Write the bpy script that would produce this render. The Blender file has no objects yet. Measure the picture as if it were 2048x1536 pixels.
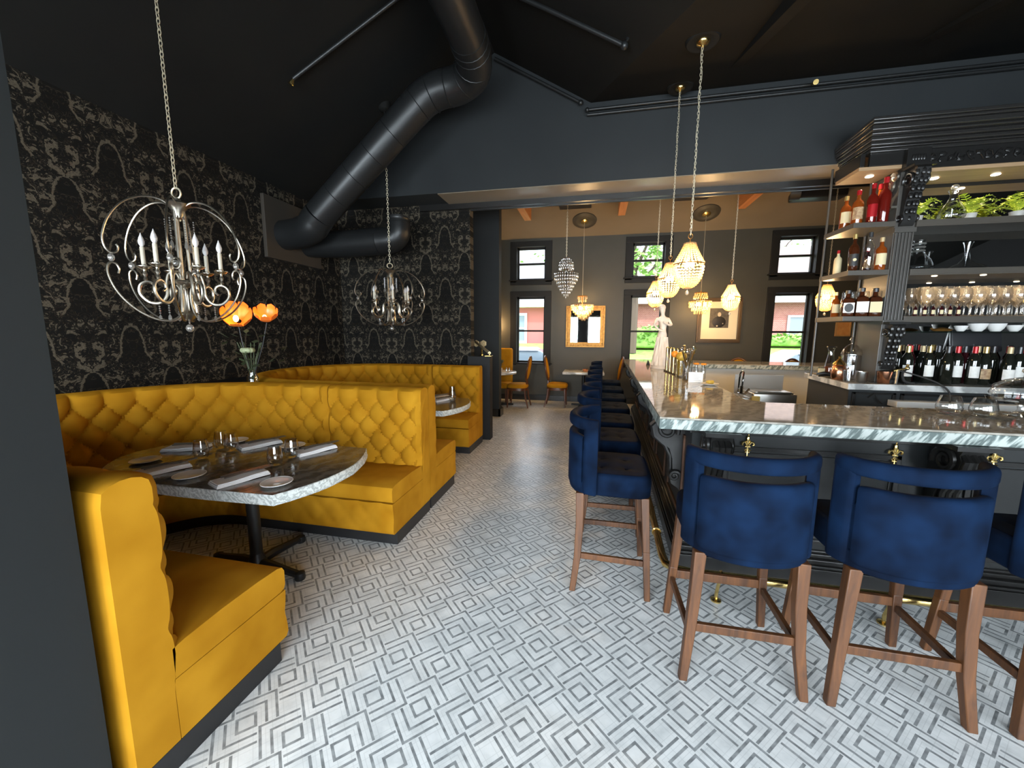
import bpy, math, random
from math import sin, cos, pi, sqrt, radians, tan, atan2
from mathutils import Matrix, Vector
random.seed(7)
SC = bpy.context.scene
COL = SC.collection
TAU = 2*pi

# ------------------------------------------------------------------ mesh builder
class MB:
    def __init__(s):
        s.v = []; s.f = []
    def add(s, vs, fs, M=None):
        b = len(s.v)
        if M is not None:
            vs = [tuple(M @ Vector(p)) for p in vs]
        s.v.extend(tuple(p) for p in vs)
        s.f.extend(tuple(i+b for i in f) for f in fs)
        return s
    def box(s, x0, x1, y0, y1, z0, z1, M=None):
        vs = [(x0,y0,z0),(x1,y0,z0),(x1,y1,z0),(x0,y1,z0),(x0,y0,z1),(x1,y0,z1),(x1,y1,z1),(x0,y1,z1)]
        return s.add(vs, [(3,2,1,0),(4,5,6,7),(0,1,5,4),(1,2,6,5),(2,3,7,6),(3,0,4,7)], M)
    def rbox(s, x0, x1, y0, y1, z0, z1, r=.02, seg=3, M=None):
        c = ((x0+x1)/2, (y0+y1)/2, (z0+z1)/2); h = ((x1-x0)/2, (y1-y0)/2, (z1-z0)/2)
        r = min(r, min(h)*.98)
        def ax(hh):
            return [-hh+r*k/seg for k in range(seg+1)]+[hh-r+r*k/seg for k in range(seg+1)]
        A = [ax(hh) for hh in h]
        def rnd(p):
            q = [max(-(h[i]-r), min(h[i]-r, p[i])) for i in range(3)]
            d = [p[i]-q[i] for i in range(3)]
            L = sqrt(sum(e*e for e in d)) or 1
            return tuple(c[i]+q[i]+d[i]/L*r for i in range(3))
        n = 2*(seg+1)
        for axis in range(3):
            a, b = (axis+1) % 3, (axis+2) % 3
            for sg in (-1, 1):
                vs = []; fs = []
                for i in range(n):
                    for j in range(n):
                        p = [0,0,0]; p[axis] = sg*h[axis]; p[a] = A[a][i]; p[b] = A[b][j]
                        vs.append(rnd(p))
                for i in range(n-1):
                    for j in range(n-1):
                        q = (i*n+j, (i+1)*n+j, (i+1)*n+j+1, i*n+j+1)
                        fs.append(q if sg > 0 else q[::-1])
                s.add(vs, fs, M)
        return s
    def tube(s, pts, r=.01, n=8, closed=False, cap=True, M=None, flat=None):
        P = [Vector(p) for p in pts]; m = len(P)
        rad = r if isinstance(r, (list, tuple)) else [r]*m
        T = []
        for i in range(m):
            a = P[(i-1) % m] if (closed or i > 0) else P[i]
            b = P[(i+1) % m] if (closed or i < m-1) else P[i]
            t = (b-a); T.append(t.normalized() if t.length > 1e-9 else Vector((0,0,1)))
        up = Vector((0,0,1)) if abs(T[0].z) < .9 else Vector((1,0,0))
        if flat is not None: up = Vector(flat)
        N = (up - T[0]*up.dot(T[0])).normalized()
        vs = []; fs = []
        for i in range(m):
            if i:
                if flat is not None:
                    N = Vector(flat)
                N = (N - T[i]*N.dot(T[i]))
                N = N.normalized() if N.length > 1e-6 else Vector((1,0,0))
            B = T[i].cross(N)
            for k in range(n):
                a = TAU*(k+.5)/n
                e = P[i] + N*(cos(a)*rad[i]) + B*(sin(a)*rad[i])
                vs.append(tuple(e))
        for i in range(m if closed else m-1):
            j = (i+1) % m
            for k in range(n):
                l = (k+1) % n
                fs.append((i*n+k, i*n+l, j*n+l, j*n+k))
        if cap and not closed:
            fs.append(tuple(range(n))[::-1]); fs.append(tuple((m-1)*n+k for k in range(n)))
        return s.add(vs, fs, M)
    def bar(s, a, b, w, h=None, M=None, up=(0,0,1), w2=None, h2=None):
        # rectangular bar from a to b, w across, h along up
        h = w if h is None else h; w2 = w if w2 is None else w2; h2 = h if h2 is None else h2
        a = Vector(a); b = Vector(b); t = (b-a).normalized(); u = Vector(up)
        if abs(t.dot(u)) > .99: u = Vector((0,1,0))
        sd = t.cross(u).normalized(); u = sd.cross(t)
        vs = []
        for p, ww, hh in ((a, w, h), (b, w2, h2)):
            for i, j in ((-1,-1),(1,-1),(1,1),(-1,1)):
                vs.append(tuple(p+sd*(i*ww/2)+u*(j*hh/2)))
        return s.add(vs, [(3,2,1,0),(4,5,6,7),(0,1,5,4),(1,2,6,5),(2,3,7,6),(3,0,4,7)], M)
    def lathe(s, prof, n=20, c=(0,0,0), M=None, sx=1, sy=1):
        vs = []; fs = []; m = len(prof)
        for r, z in prof:
            for k in range(n):
                a = TAU*k/n
                vs.append((c[0]+r*cos(a)*sx, c[1]+r*sin(a)*sy, c[2]+z))
        for i in range(m-1):
            for k in range(n):
                l = (k+1) % n
                fs.append((i*n+k, i*n+l, (i+1)*n+l, (i+1)*n+k))
        if prof[0][0] > 1e-5: fs.append(tuple(range(n))[::-1])
        if prof[-1][0] > 1e-5: fs.append(tuple((m-1)*n+k for k in range(n)))
        return s.add(vs, fs, M)
    def lathe_open(s, prof, n=20, c=(0,0,0), M=None):
        vs = []; fs = []; m = len(prof)
        for r, z in prof:
            for k in range(n):
                a = TAU*k/n
                vs.append((c[0]+r*cos(a), c[1]+r*sin(a), c[2]+z))
        for i in range(m-1):
            for k in range(n):
                l = (k+1) % n
                fs.append((i*n+k, i*n+l, (i+1)*n+l, (i+1)*n+k))
        return s.add(vs, fs, M)
    def sph(s, c, r, nu=10, nv=6, sc=(1,1,1), M=None):
        vs = [(c[0], c[1], c[2]-r*sc[2])]; fs = []
        for i in range(1, nv):
            t = -pi/2+pi*i/nv
            for k in range(nu):
                a = TAU*k/nu
                vs.append((c[0]+r*sc[0]*cos(t)*cos(a), c[1]+r*sc[1]*cos(t)*sin(a), c[2]+r*sc[2]*sin(t)))
        vs.append((c[0], c[1], c[2]+r*sc[2])); L = len(vs)-1
        for k in range(nu):
            l = (k+1) % nu
            fs.append((0, 1+l, 1+k))
            for i in range(nv-2):
                fs.append((1+i*nu+k, 1+i*nu+l, 1+(i+1)*nu+l, 1+(i+1)*nu+k))
            fs.append((1+(nv-2)*nu+k, 1+(nv-2)*nu+l, L))
        return s.add(vs, fs, M)
    def torus(s, c, R, r, n=20, m=6, M=None, sx=1, axis='z'):
        pts = []
        for k in range(n):
            a = TAU*k/n; x = R*cos(a)*sx; y = R*sin(a)
            pts.append({'z': (c[0]+x, c[1]+y, c[2]), 'y': (c[0]+x, c[1], c[2]+y), 'x': (c[0], c[1]+x, c[2]+y)}[axis])
        return s.tube(pts, r, m, closed=True, M=M)
    def prism(s, poly, a0, a1, axis='z', M=None):
        # poly of 2-D points extruded along the axis from a0 to a1
        mp = {'z': lambda p, t: (p[0], p[1], t), 'y': lambda p, t: (p[0], t, p[1]), 'x': lambda p, t: (t, p[0], p[1])}[axis]
        n = len(poly)
        vs = [mp(p, a0) for p in poly]+[mp(p, a1) for p in poly]
        fs = [tuple(range(n))[::-1], tuple(range(n, 2*n))]
        for i in range(n):
            j = (i+1) % n
            fs.append((i, j, n+j, n+i))
        return s.add(vs, fs, M)
    def grid(s, fn, nu, nv, closeu=False, M=None, flip=False):
        vs = [fn(i, j) for i in range(nu) for j in range(nv)]; fs = []
        for i in range(nu if closeu else nu-1):
            k = (i+1) % nu
            for j in range(nv-1):
                q = (i*nv+j, k*nv+j, k*nv+j+1, i*nv+j+1)
                fs.append(q[::-1] if flip else q)
        return s.add(vs, fs, M)
    def build(s, name, m, parent=None, smooth=True, loc=None, rz=0, bevel=0, sub=0, seg=2):
        me = bpy.data.meshes.new(name)
        me.from_pydata(s.v, [], s.f); me.validate(); 
        import bmesh
        bm = bmesh.new(); bm.from_mesh(me); bmesh.ops.recalc_face_normals(bm, faces=bm.faces); bm.to_mesh(me); bm.free()
        me.update()
        for p in me.polygons: p.use_smooth = smooth
        if smooth:
            try: me.set_sharp_from_angle(angle=radians(40))
            except Exception: pass
        me.materials.append(m)
        o = bpy.data.objects.new(name, me); COL.objects.link(o)
        if parent is not None: o.parent = parent
        if loc is not None: o.location = loc
        o.rotation_euler = (0, 0, rz)
        if bevel:
            b = o.modifiers.new('edge', 'BEVEL'); b.width = bevel; b.segments = seg; b.limit_method = 'ANGLE'; b.angle_limit = radians(40)
        if sub:
            b = o.modifiers.new('smooth', 'SUBSURF'); b.levels = sub; b.render_levels = sub
        return o

def tag(o, label=None, cat=None, group=None, kind=None):
    if label: o['label'] = label
    if cat: o['category'] = cat
    if group: o['group'] = group
    if kind: o['kind'] = kind
    return o
def thing(name, label, cat, loc=(0,0,0), rz=0, group=None):
    o = bpy.data.objects.new(name, None); COL.objects.link(o); o.empty_display_size = .1
    o.location = loc; o.rotation_euler = (0, 0, rz)
    return tag(o, label, cat, group)
def struct(name, mb, m, smooth=False, **k):
    return tag(mb.build(name, m, None, smooth=smooth, **k), kind='structure')
KIDS = {}
def kids(o):
    return [c for c in bpy.data.objects if c.parent == o]
def dup(o, loc, rz=0, label=None, group=None, scale=None):
    r = o.copy(); COL.objects.link(r); r.location = loc; r.rotation_euler = (0, 0, rz)
    if scale is not None: r.scale = scale if isinstance(scale, (tuple, list)) else (scale,)*3
    if label: r['label'] = label
    if group: r['group'] = group
    if o.name not in KIDS: KIDS[o.name] = [(c, kids(c)) for c in kids(o)]
    for c, g in KIDS[o.name]:
        d = c.copy(); COL.objects.link(d); d.parent = r
        for e in g:
            f = e.copy(); COL.objects.link(f); f.parent = d
    return r

# ------------------------------------------------------------------ materials
def nodes(m):
    m.use_nodes = True
    nt = m.node_tree
    return nt, nt.nodes, nt.links
def pbsdf(m): return m.node_tree.nodes['Principled BSDF']
def mat(name, col, rough=.5, metal=0, spec=.5, var=None, vscale=8, vstretch=(1,1,1), bump=0, bscale=60, sheen=0, sheencol=None, coat=0, detail=4, emit=None, estr=0, sub=0, rvar=0):
    m = bpy.data.materials.new(name); nt, N, L = nodes(m); b = pbsdf(m)
    b.inputs['Base Color'].default_value = (*col, 1); b.inputs['Roughness'].default_value = rough
    b.inputs['Metallic'].default_value = metal; b.inputs['Specular IOR Level'].default_value = spec
    if coat: b.inputs['Coat Weight'].default_value = coat; b.inputs['Coat Roughness'].default_value = .08
    if sheen:
        b.inputs['Sheen Weight'].default_value = sheen; b.inputs['Sheen Roughness'].default_value = .35
        b.inputs['Sheen Tint'].default_value = (*(sheencol or col), 1)
    if emit: b.inputs['Emission Color'].default_value = (*emit, 1); b.inputs['Emission Strength'].default_value = estr
    tc = mp = None
    if var is not None or bump or rvar:
        tc = N.new('ShaderNodeTexCoord'); mp = N.new('ShaderNodeMapping'); mp.inputs['Scale'].default_value = vstretch
        L.new(tc.outputs['Object'], mp.inputs['Vector'])
    if var is not None:
        t = N.new('ShaderNodeTexNoise'); t.inputs['Scale'].default_value = vscale; t.inputs['Detail'].default_value = detail
        L.new(mp.outputs[0], t.inputs['Vector'])
        r = N.new('ShaderNodeValToRGB'); r.color_ramp.elements[0].position = .3; r.color_ramp.elements[1].position = .7
        r.color_ramp.elements[0].color = (*col, 1); r.color_ramp.elements[1].color = (*var, 1)
        L.new(t.outputs['Fac'], r.inputs['Fac']); L.new(r.outputs['Color'], b.inputs['Base Color'])
        if sheen: L.new(r.outputs['Color'], b.inputs['Sheen Tint'])
    if bump:
        t = N.new('ShaderNodeTexNoise'); t.inputs['Scale'].default_value = bscale; t.inputs['Detail'].default_value = 3
        L.new(mp.outputs[0], t.inputs['Vector'])
        bp = N.new('ShaderNodeBump'); bp.inputs['Strength'].default_value = bump; bp.inputs['Distance'].default_value = .01
        L.new(t.outputs['Fac'], bp.inputs['Height']); L.new(bp.outputs[0], b.inputs['Normal'])
    return m
def emis(name, col, st):
    m = bpy.data.materials.new(name); nt, N, L = nodes(m); b = pbsdf(m)
    b.inputs['Base Color'].default_value = (*col, 1); b.inputs['Emission Color'].default_value = (*col, 1); b.inputs['Emission Strength'].default_value = st
    return m
def thinglass(name, tint=(1,1,1), gl=.25, rough=.02, base=.04):
    # thin clear glass: transparent with a fresnel gloss
    m = bpy.data.materials.new(name); nt, N, L = nodes(m)
    N.remove(pbsdf(m)); out = N['Material Output']
    tr = N.new('ShaderNodeBsdfTransparent'); tr.inputs[0].default_value = (*tint, 1)
    g = N.new('ShaderNodeBsdfGlossy'); g.inputs['Roughness'].default_value = rough
    lw = N.new('ShaderNodeLayerWeight'); lw.inputs['Blend'].default_value = .5
    pw = N.new('ShaderNodeMath'); pw.operation = 'POWER'; pw.inputs[1].default_value = 2.4; L.new(lw.outputs['Facing'], pw.inputs[0])
    ma = N.new('ShaderNodeMath'); ma.operation = 'MULTIPLY_ADD'; ma.use_clamp = True; ma.inputs[1].default_value = gl; ma.inputs[2].default_value = base
    L.new(pw.outputs[0], ma.inputs[0])
    mx = N.new('ShaderNodeMixShader'); L.new(ma.outputs[0], mx.inputs[0]); L.new(tr.outputs[0], mx.inputs[1]); L.new(g.outputs[0], mx.inputs[2])
    L.new(mx.outputs[0], out.inputs['Surface'])
    return m
def crystal(name, tint=(1,1,1), trans=.45, gloss=.3):
    # cut-glass bead: lets light through, scatters some, sparkles
    m = bpy.data.materials.new(name); nt, N, L = nodes(m)
    N.remove(pbsdf(m)); out = N['Material Output']
    tr = N.new('ShaderNodeBsdfTransparent'); tr.inputs[0].default_value = (*tint, 1)
    tl = N.new('ShaderNodeBsdfTranslucent'); tl.inputs[0].default_value = (*tint, 1)
    di = N.new('ShaderNodeBsdfDiffuse'); di.inputs[0].default_value = (*[t*.8 for t in tint], 1)
    g = N.new('ShaderNodeBsdfGlossy'); g.inputs['Roughness'].default_value = .08
    m0 = N.new('ShaderNodeMixShader'); m0.inputs[0].default_value = .3; L.new(tl.outputs[0], m0.inputs[1]); L.new(di.outputs[0], m0.inputs[2])
    m1 = N.new('ShaderNodeMixShader'); m1.inputs[0].default_value = trans; L.new(m0.outputs[0], m1.inputs[1]); L.new(tr.outputs[0], m1.inputs[2])
    m2 = N.new('ShaderNodeMixShader'); m2.inputs[0].default_value = gloss; L.new(m1.outputs[0], m2.inputs[1]); L.new(g.outputs[0], m2.inputs[2])
    L.new(m2.outputs[0], out.inputs['Surface'])
    return m

class G:
    """tiny expression helper over math nodes"""
    def __init__(s, m): s.nt, s.N, s.L = nodes(m)
    def n(s, op, a, b=0, c=None):
        x = s.N.new('ShaderNodeMath'); x.operation = op
        for i, q in enumerate((a, b) if c is None else (a, b, c)):
            if isinstance(q, (int, float)): x.inputs[i].default_value = q
            else: s.L.new(q, x.inputs[i])
        return x.outputs[0]
    def add(s, a, b): return s.n('ADD', a, b)
    def sub(s, a, b): return s.n('SUBTRACT', a, b)
    def mul(s, a, b): return s.n('MULTIPLY', a, b)
    def mx(s, a, b): return s.n('MAXIMUM', a, b)
    def mn(s, a, b): return s.n('MINIMUM', a, b)
    def ab(s, a): return s.n('ABSOLUTE', a)
    def gt(s, a, b): return s.n('GREATER_THAN', a, b)
    def lt(s, a, b): return s.n('LESS_THAN', a, b)
    def band(s, a, c, h): return s.lt(s.ab(s.sub(a, c)), h)
    def xyz(s, coord='Object'):
        tc = s.N.new('ShaderNodeTexCoord'); sp = s.N.new('ShaderNodeSeparateXYZ'); s.L.new(tc.outputs[coord], sp.inputs[0])
        return sp.outputs[0], sp.outputs[1], sp.outputs[2], tc.outputs[coord]
    def vec(s, x, y, z):
        c = s.N.new('ShaderNodeCombineXYZ')
        for i, q in enumerate((x, y, z)):
            if isinstance(q, (int, float)): c.inputs[i].default_value = q
            else: s.L.new(q, c.inputs[i])
        return c.outputs[0]
    def noise(s, v, sc, det=3, rough=.5, dist=0):
        t = s.N.new('ShaderNodeTexNoise'); t.inputs['Scale'].default_value = sc; t.inputs['Detail'].default_value = det
        t.inputs['Roughness'].default_value = rough; t.inputs['Distortion'].default_value = dist
        if v is not None: s.L.new(v, t.inputs['Vector'])
        return t.outputs['Fac']
    def ramp(s, f, stops):
        r = s.N.new('ShaderNodeValToRGB'); e = r.color_ramp.elements
        while len(e) < len(stops): e.new(.5)
        for k, (p, c) in zip(e, stops): k.position = p; k.color = (*c, 1)
        s.L.new(f, r.inputs[0]); return r.outputs[0]
    def mix(s, f, a, b):
        x = s.N.new('ShaderNodeMix'); x.data_type = 'RGBA'
        for i, q in ((0, f), (6, a), (7, b)):
            if isinstance(q, (int, float)): x.inputs[i].default_value = q
            elif isinstance(q, tuple): x.inputs[i].default_value = (*q, 1)
            else: s.L.new(q, x.inputs[i])
        return x.outputs[2]
    def link(s, a, b): s.L.new(a, b)

def floor_mat():
    m = bpy.data.materials.new('chevron_mosaic'); g = G(m); b = pbsdf(m)
    x, y, z, co = g.xyz()
    P = .2225
    x = g.n('DIVIDE', g.add(x, .687), P); y = g.n('DIVIDE', g.sub(y, 1.575), P*.985)
    r2 = 1/sqrt(2)
    u = g.mul(g.add(x, y), r2); v = g.mul(g.sub(y, x), r2)
    q = sqrt(2)
    # wall tones per tile
    def fold(a, off):
        t = g.add(g.n('DIVIDE', a, q), off+.5)
        return g.mul(g.sub(g.sub(t, g.n('FLOOR', t)), .5), q)
    e = .145; t = .030
    def motif(U, V, sg):
        U2 = U if sg > 0 else g.mul(U, -1)
        sq = g.mx(g.ab(U2), g.ab(V))
        nU = g.mul(U2, -1); nV = g.mul(V, -1)
        M1 = g.mx(nU, V); m1 = g.mn(nU, V); M2 = g.mx(U2, nV); m2 = g.mn(U2, nV)
        dark = g.band(sq, e, t*.85)
        for a in (.32, .495):
            dark = g.mx(dark, g.mul(g.band(M1, a, t*.8), g.gt(m1, -e-.02)))
            dark = g.mx(dark, g.mul(g.band(M2, a, t*.8), g.gt(m2, -e-.02)))
        # fine joints between the marble strips
        j = g.mx(g.band(sq, .235, .006), g.band(sq, .41, .006))
        return dark, g.mx(j, g.band(sq, .60, .006))
    dA, jA = motif(fold(u, 0), fold(v, 0), 1)
    dB, jB = motif(fold(u, .5), fold(v, .5), -1)
    dark = g.mx(dA, dB); jo = g.mx(jA, jB)
    n1 = g.noise(co, 9, 5, .6); n2 = g.noise(co, 3.1, 3); n3 = g.noise(co, 26, 2)
    white = g.ramp(n1, [(.3, (.56,.575,.575)), (.55, (.70,.71,.705)), (.75, (.78,.785,.78))])
    gray = g.ramp(n3, [(.35, (.17,.18,.185)), (.65, (.33,.345,.35))])
    c = g.mix(g.mul(jo, .22), white, (.30,.31,.31))
    c = g.mix(dark, c, gray)
    g.link(c, b.inputs['Base Color'])
    ro = g.add(g.mul(n2, .16), .24)
    g.link(ro, b.inputs['Roughness'])
    return m

def damask_mat(axis):
    m = bpy.data.materials.new('damask_flock_paper'); g = G(m); b = pbsdf(m)
    x, y, z, co = g.xyz()
    h = x if axis == 'x' else y
    Wd, Hd = .612, .75
    t = g.n('PINGPONG', g.sub(h, 2.661), Wd/2)                     # mirrored across every half repeat
    tz = g.mul(z, TAU/Hd)
    cs, sn = g.n('COSINE', tz), g.n('SINE', tz)
    vv = g.vec(g.mul(t, 10.0), g.mul(cs, 1.3), g.mul(sn, 1.3))
    n = g.noise(vv, 1.45, 2.5, .58, 1.2); n2 = g.noise(vv, 3.4, 3, .6, 1.2)
    wob = g.sub(n2, .5)
    light = g.mx(g.gt(n, .555), g.gt(n2, .625))
    vein = g.band(n, .47, .012)
    def bell(tt, z0):
        zb = g.n('MODULO', g.add(g.sub(z, z0), 7.5), Hd); s_ = g.n('DIVIDE', zb, .31)
        s3 = g.mul(g.mul(s_, s_), s_)
        w = g.add(g.mul(g.n('SQRT', g.mx(g.sub(1, s3), 0)), .085), g.mul(g.mx(g.sub(1, g.mul(s_, 3.6)), 0), .055))
        d = g.sub(g.add(tt, g.mul(wob, .05)), w)
        ok = g.lt(s_, 1.0); ok2 = g.mul(g.lt(s_, 1.10), g.gt(s_, .06))
        return g.mul(g.lt(d, 0), ok), g.mul(g.mul(g.gt(d, 0), g.lt(d, g.add(.017, g.mul(wob, .03)))), ok2)
    i1, o1 = bell(t, 1.32); i2, o2 = bell(g.sub(Wd/2, t), 1.32+Hd/2)
    inside = g.mx(i1, i2); rim = g.mx(o1, o2)
    light = g.mx(g.mul(light, g.sub(1, inside)), rim)
    grain = g.noise(co, 90, 2)
    lc = g.ramp(grain, [(.3, (.055,.045,.031)), (.7, (.104,.087,.062))])
    c = g.mix(light, (.0060,.0056,.0050), lc)
    c = g.mix(g.mul(g.mul(vein, .6), g.sub(1, light)), c, (.040,.031,.021))
    g.link(c, b.inputs['Base Color'])
    b.inputs['Roughness'].default_value = .8; b.inputs['Specular IOR Level'].default_value = .15
    return m

def granite_mat(name, lo, mid, hi, sc=3.0, rough=.07, rot=(0,0,.7), dist=6, stretch=(1,1,1), tex='POINT'):
    m = bpy.data.materials.new(name); g = G(m); b = pbsdf(m)
    tc = g.N.new('ShaderNodeTexCoord'); mp = g.N.new('ShaderNodeMapping'); mp.vector_type = tex; mp.inputs['Rotation'].default_value = rot; mp.inputs['Scale'].default_value = stretch
    g.link(tc.outputs['Object'], mp.inputs['Vector'])
    w = g.N.new('ShaderNodeTexWave'); w.inputs['Scale'].default_value = sc; w.inputs['Distortion'].default_value = dist
    w.inputs['Detail'].default_value = 4; w.inputs['Detail Scale'].default_value = 1.6; w.inputs['Detail Roughness'].default_value = .65
    g.link(mp.outputs[0], w.inputs['Vector'])
    n = g.noise(mp.outputs[0], 55, 3); n2 = g.noise(mp.outputs[0], 4, 4)
    f = g.add(g.mul(w.outputs['Fac'], .55), g.add(g.mul(n, .25), g.mul(n2, .2)))
    c = g.ramp(f, [(.28, lo), (.5, mid), (.72, hi)])
    g.link(c, b.inputs['Base Color']); b.inputs['Roughness'].default_value = rough
    return m

def wood_mat(name, a, b_, sc=(30,30,3), rough=.4, coat=.15):
    m = bpy.data.materials.new(name); g = G(m); b = pbsdf(m)
    tc = g.N.new('ShaderNodeTexCoord'); mp = g.N.new('ShaderNodeMapping'); mp.inputs['Scale'].default_value = sc
    g.link(tc.outputs['Object'], mp.inputs['Vector'])
    n = g.noise(mp.outputs[0], 1.0, 5, .65, .6); n2 = g.noise(mp.outputs[0], .18, 2)
    f = g.add(g.mul(n, .65), g.mul(n2, .35))
    g.link(g.ramp(f, [(.33, a), (.66, b_)]), b.inputs['Base Color'])
    b.inputs['Roughness'].default_value = rough; b.inputs['Coat Weight'].default_value = coat; b.inputs['Coat Roughness'].default_value = .25
    return m

def brick_mat(name, c1, c2, mortar, sc=4):
    m = bpy.data.materials.new(name); g = G(m); b = pbsdf(m)
    x, y, z, co = g.xyz()
    t = g.N.new('ShaderNodeTexBrick'); t.inputs['Scale'].default_value = sc
    t.inputs['Color1'].default_value = (*c1, 1); t.inputs['Color2'].default_value = (*c2, 1); t.inputs['Mortar'].default_value = (*mortar, 1)
    g.link(g.vec(x, z, 0), t.inputs['Vector']); g.link(t.outputs['Color'], b.inputs['Base Color']); b.inputs['Roughness'].default_value = .9
    return m

M = {}
M['floor'] = floor_mat()
M['damask_y'] = damask_mat('y'); M['damask_x'] = damask_mat('x')
M['navy'] = mat('midnight_blue_paint', (.019,.0215,.023), .62, spec=.3, var=(.022,.025,.0265), vscale=2)
M['black'] = mat('black_paint', (.010,.010,.010), .62, spec=.3)
M['ceil'] = mat('black_ceiling_paint', (.0095,.0095,.009), .75, spec=.08, var=(.011,.011,.010), vscale=3)
M['pier'] = mat('blue_black_paint', (.014,.0165,.0175), .6, spec=.3)
M['charcoal'] = mat('charcoal_wall_paint', (.052,.050,.038), .5, spec=.35, var=(.060,.057,.044), vscale=2.5)
M['tan'] = mat('taupe_ceiling_paint', (.19,.15,.10), .75, spec=.3, var=(.21,.165,.11), vscale=2)
M['trimblack'] = mat('black_gloss_trim', (.013,.0125,.012), .28, spec=.5)
M['plinth'] = mat('black_plinth_laminate', (.014,.014,.015), .5)
M['gold_velvet'] = mat('mustard_velvet', (.34,.145,.004), .85, spec=.12, var=(.47,.225,.012), vscale=4.5, detail=2.5, sheen=.28, sheencol=(1,.75,.15))
M['blue_velvet'] = mat('navy_velvet', (.0006,.0024,.0080), .85, spec=.08, var=(.0026,.0112,.034), vscale=7, detail=2, sheen=.12)
M['walnut'] = wood_mat('walnut_stain', (.028,.0095,.003), (.120,.043,.011), (34,34,2.4), .5, 0)
M['cherry'] = wood_mat('dark_cherry', (.06,.018,.006), (.13,.045,.016), (30,30,3), .35)
M['beam'] = wood_mat('cedar_beam', (.42,.15,.045), (.62,.27,.10), (16,1.2,16), .6, 0)
M['softwood'] = wood_mat('golden_ply', (.30,.19,.10), (.42,.28,.16), (2,20,20), .4)
M['oak'] = wood_mat('honey_oak', (.35,.17,.05), (.55,.30,.10), (20,20,3), .45)
M['granite'] = granite_mat('polished_green_granite', (.285,.265,.23), (.33,.31,.265), (.385,.36,.315), 3.6, .045, (.3,.35,.75), 11)
M['granite_edge'] = granite_mat('rough_granite_edge', (.10,.13,.125), (.27,.32,.30), (.47,.51,.485), 5, .35, (0,-.95,.25), 12, (3.2,1,.55), 'TEXTURE')
M['table_stone'] = granite_mat('dark_leathered_stone', (.075,.068,.058), (.105,.096,.083), (.15,.14,.12), 2.6, .16, (0,0,.4), 12)
M['table_edge'] = granite_mat('chiselled_stone_edge', (.36,.38,.37), (.50,.53,.51), (.64,.665,.645), 12, .5, (.4,.6,.4), 14)
M['marble'] = granite_mat('grey_white_marble', (.32,.33,.33), (.56,.57,.56), (.70,.71,.70), 1.7, .12, (.2,.5,.8), 6)
M['brass'] = mat('polished_brass', (.80,.58,.22), .22, 1)
M['gilt'] = mat('antique_gilt', (.42,.21,.05), .42, .75, var=(.26,.12,.025), vscale=22)
M['silver'] = mat('brushed_champagne_silver', (.62,.57,.48), .30, 1, var=(.50,.45,.37), vscale=20)
M['darkmetal'] = mat('dark_cast_iron', (.016,.016,.016), .45, .3)
M['duct'] = mat('black_painted_duct', (.0165,.0175,.018), .38, .25, spec=.5)
M['chain'] = mat('pale_chain', (.66,.58,.42), .4, .6)
M['steel'] = mat('stainless_steel', (.55,.54,.51), .28, 1)
M['chrome'] = mat('polished_chrome', (.80,.80,.80), .08, 1)
M['glass'] = thinglass('clear_glass', (.97,.98,.98), 1.0, .04, .13)
M['wineglass'] = thinglass('thin_stemware_glass', (.975,.98,.975), 1.0, .06, .13)
M['pane'] = thinglass('window_glass', (.98,.99,1), .10, .0, .0)
M['crystal'] = crystal('cut_crystal', (.93,.91,.86), .42, .42)
M['bead'] = crystal('amber_lit_bead', (1,.86,.58), .42, .22)
M['mirror'] = mat('mirror_silver', (.90,.90,.88), .015, 1)
M['china'] = mat('white_china', (.78,.77,.74), .15)
M['linen'] = mat('white_linen', (.80,.79,.80), .85, bump=.15, bscale=220)
M['paper'] = mat('white_card', (.82,.82,.80), .7)
M['mat_board'] = mat('cream_mat_board', (.78,.68,.46), .8)
M['plaster'] = mat('ivory_plaster', (.74,.66,.57), .6, var=(.68,.59,.50), vscale=14)
M['candle'] = mat('ivory_candle_sleeve', (.70,.63,.50), .5)
M['frost'] = mat('frosted_bulb', (.72,.68,.66), .25, spec=.6)
M['leaf'] = mat('fern_green', (.20,.30,.02), .6, var=(.44,.50,.04), vscale=30)
M['darkleaf'] = mat('dusty_green_leaf', (.035,.055,.022), .6, var=(.07,.09,.04), vscale=20)
M['rubber'] = mat('black_rubber', (.012,.012,.012), .6)
M['plastic'] = mat('black_plastic', (.018,.018,.02), .4)
M['wine'] = mat('dark_wine_glass', (.010,.011,.008), .06, spec=.7)
M['redwine'] = mat('deep_red_glass', (.028,.004,.006), .06, spec=.7)
M['amber'] = mat('amber_spirit', (.16,.030,.005), .06, spec=.7, var=(.26,.06,.008), vscale=12)
M['redspirit'] = mat('red_aperitif', (.11,.007,.004), .06, spec=.7)
M['darkspirit'] = mat('dark_rum', (.045,.012,.004), .06, spec=.7)
M['label_white'] = mat('paper_label_white', (.72,.70,.65), .6, var=(.80,.78,.74), vscale=60)
M['label_cream'] = mat('paper_label_cream', (.70,.60,.36), .6)
M['label_black'] = mat('paper_label_black', (.02,.02,.02), .5)
M['label_brown'] = mat('paper_label_mottled', (.20,.09,.04), .6, var=(.62,.45,.25), vscale=40)
M['foil_red'] = mat('red_foil', (.45,.015,.02), .3, .4)
M['foil_dark'] = mat('charcoal_foil', (.05,.05,.052), .3, .5)
M['foil_gold'] = mat('gold_foil', (.70,.52,.20), .3, .8)
M['foil_tan'] = mat('tan_foil', (.52,.40,.22), .4, .3)
M['copper'] = mat('copper', (.72,.34,.20), .25, 1)
M['orange'] = mat('orange_fruit', (.80,.26,.02), .5)
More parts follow.
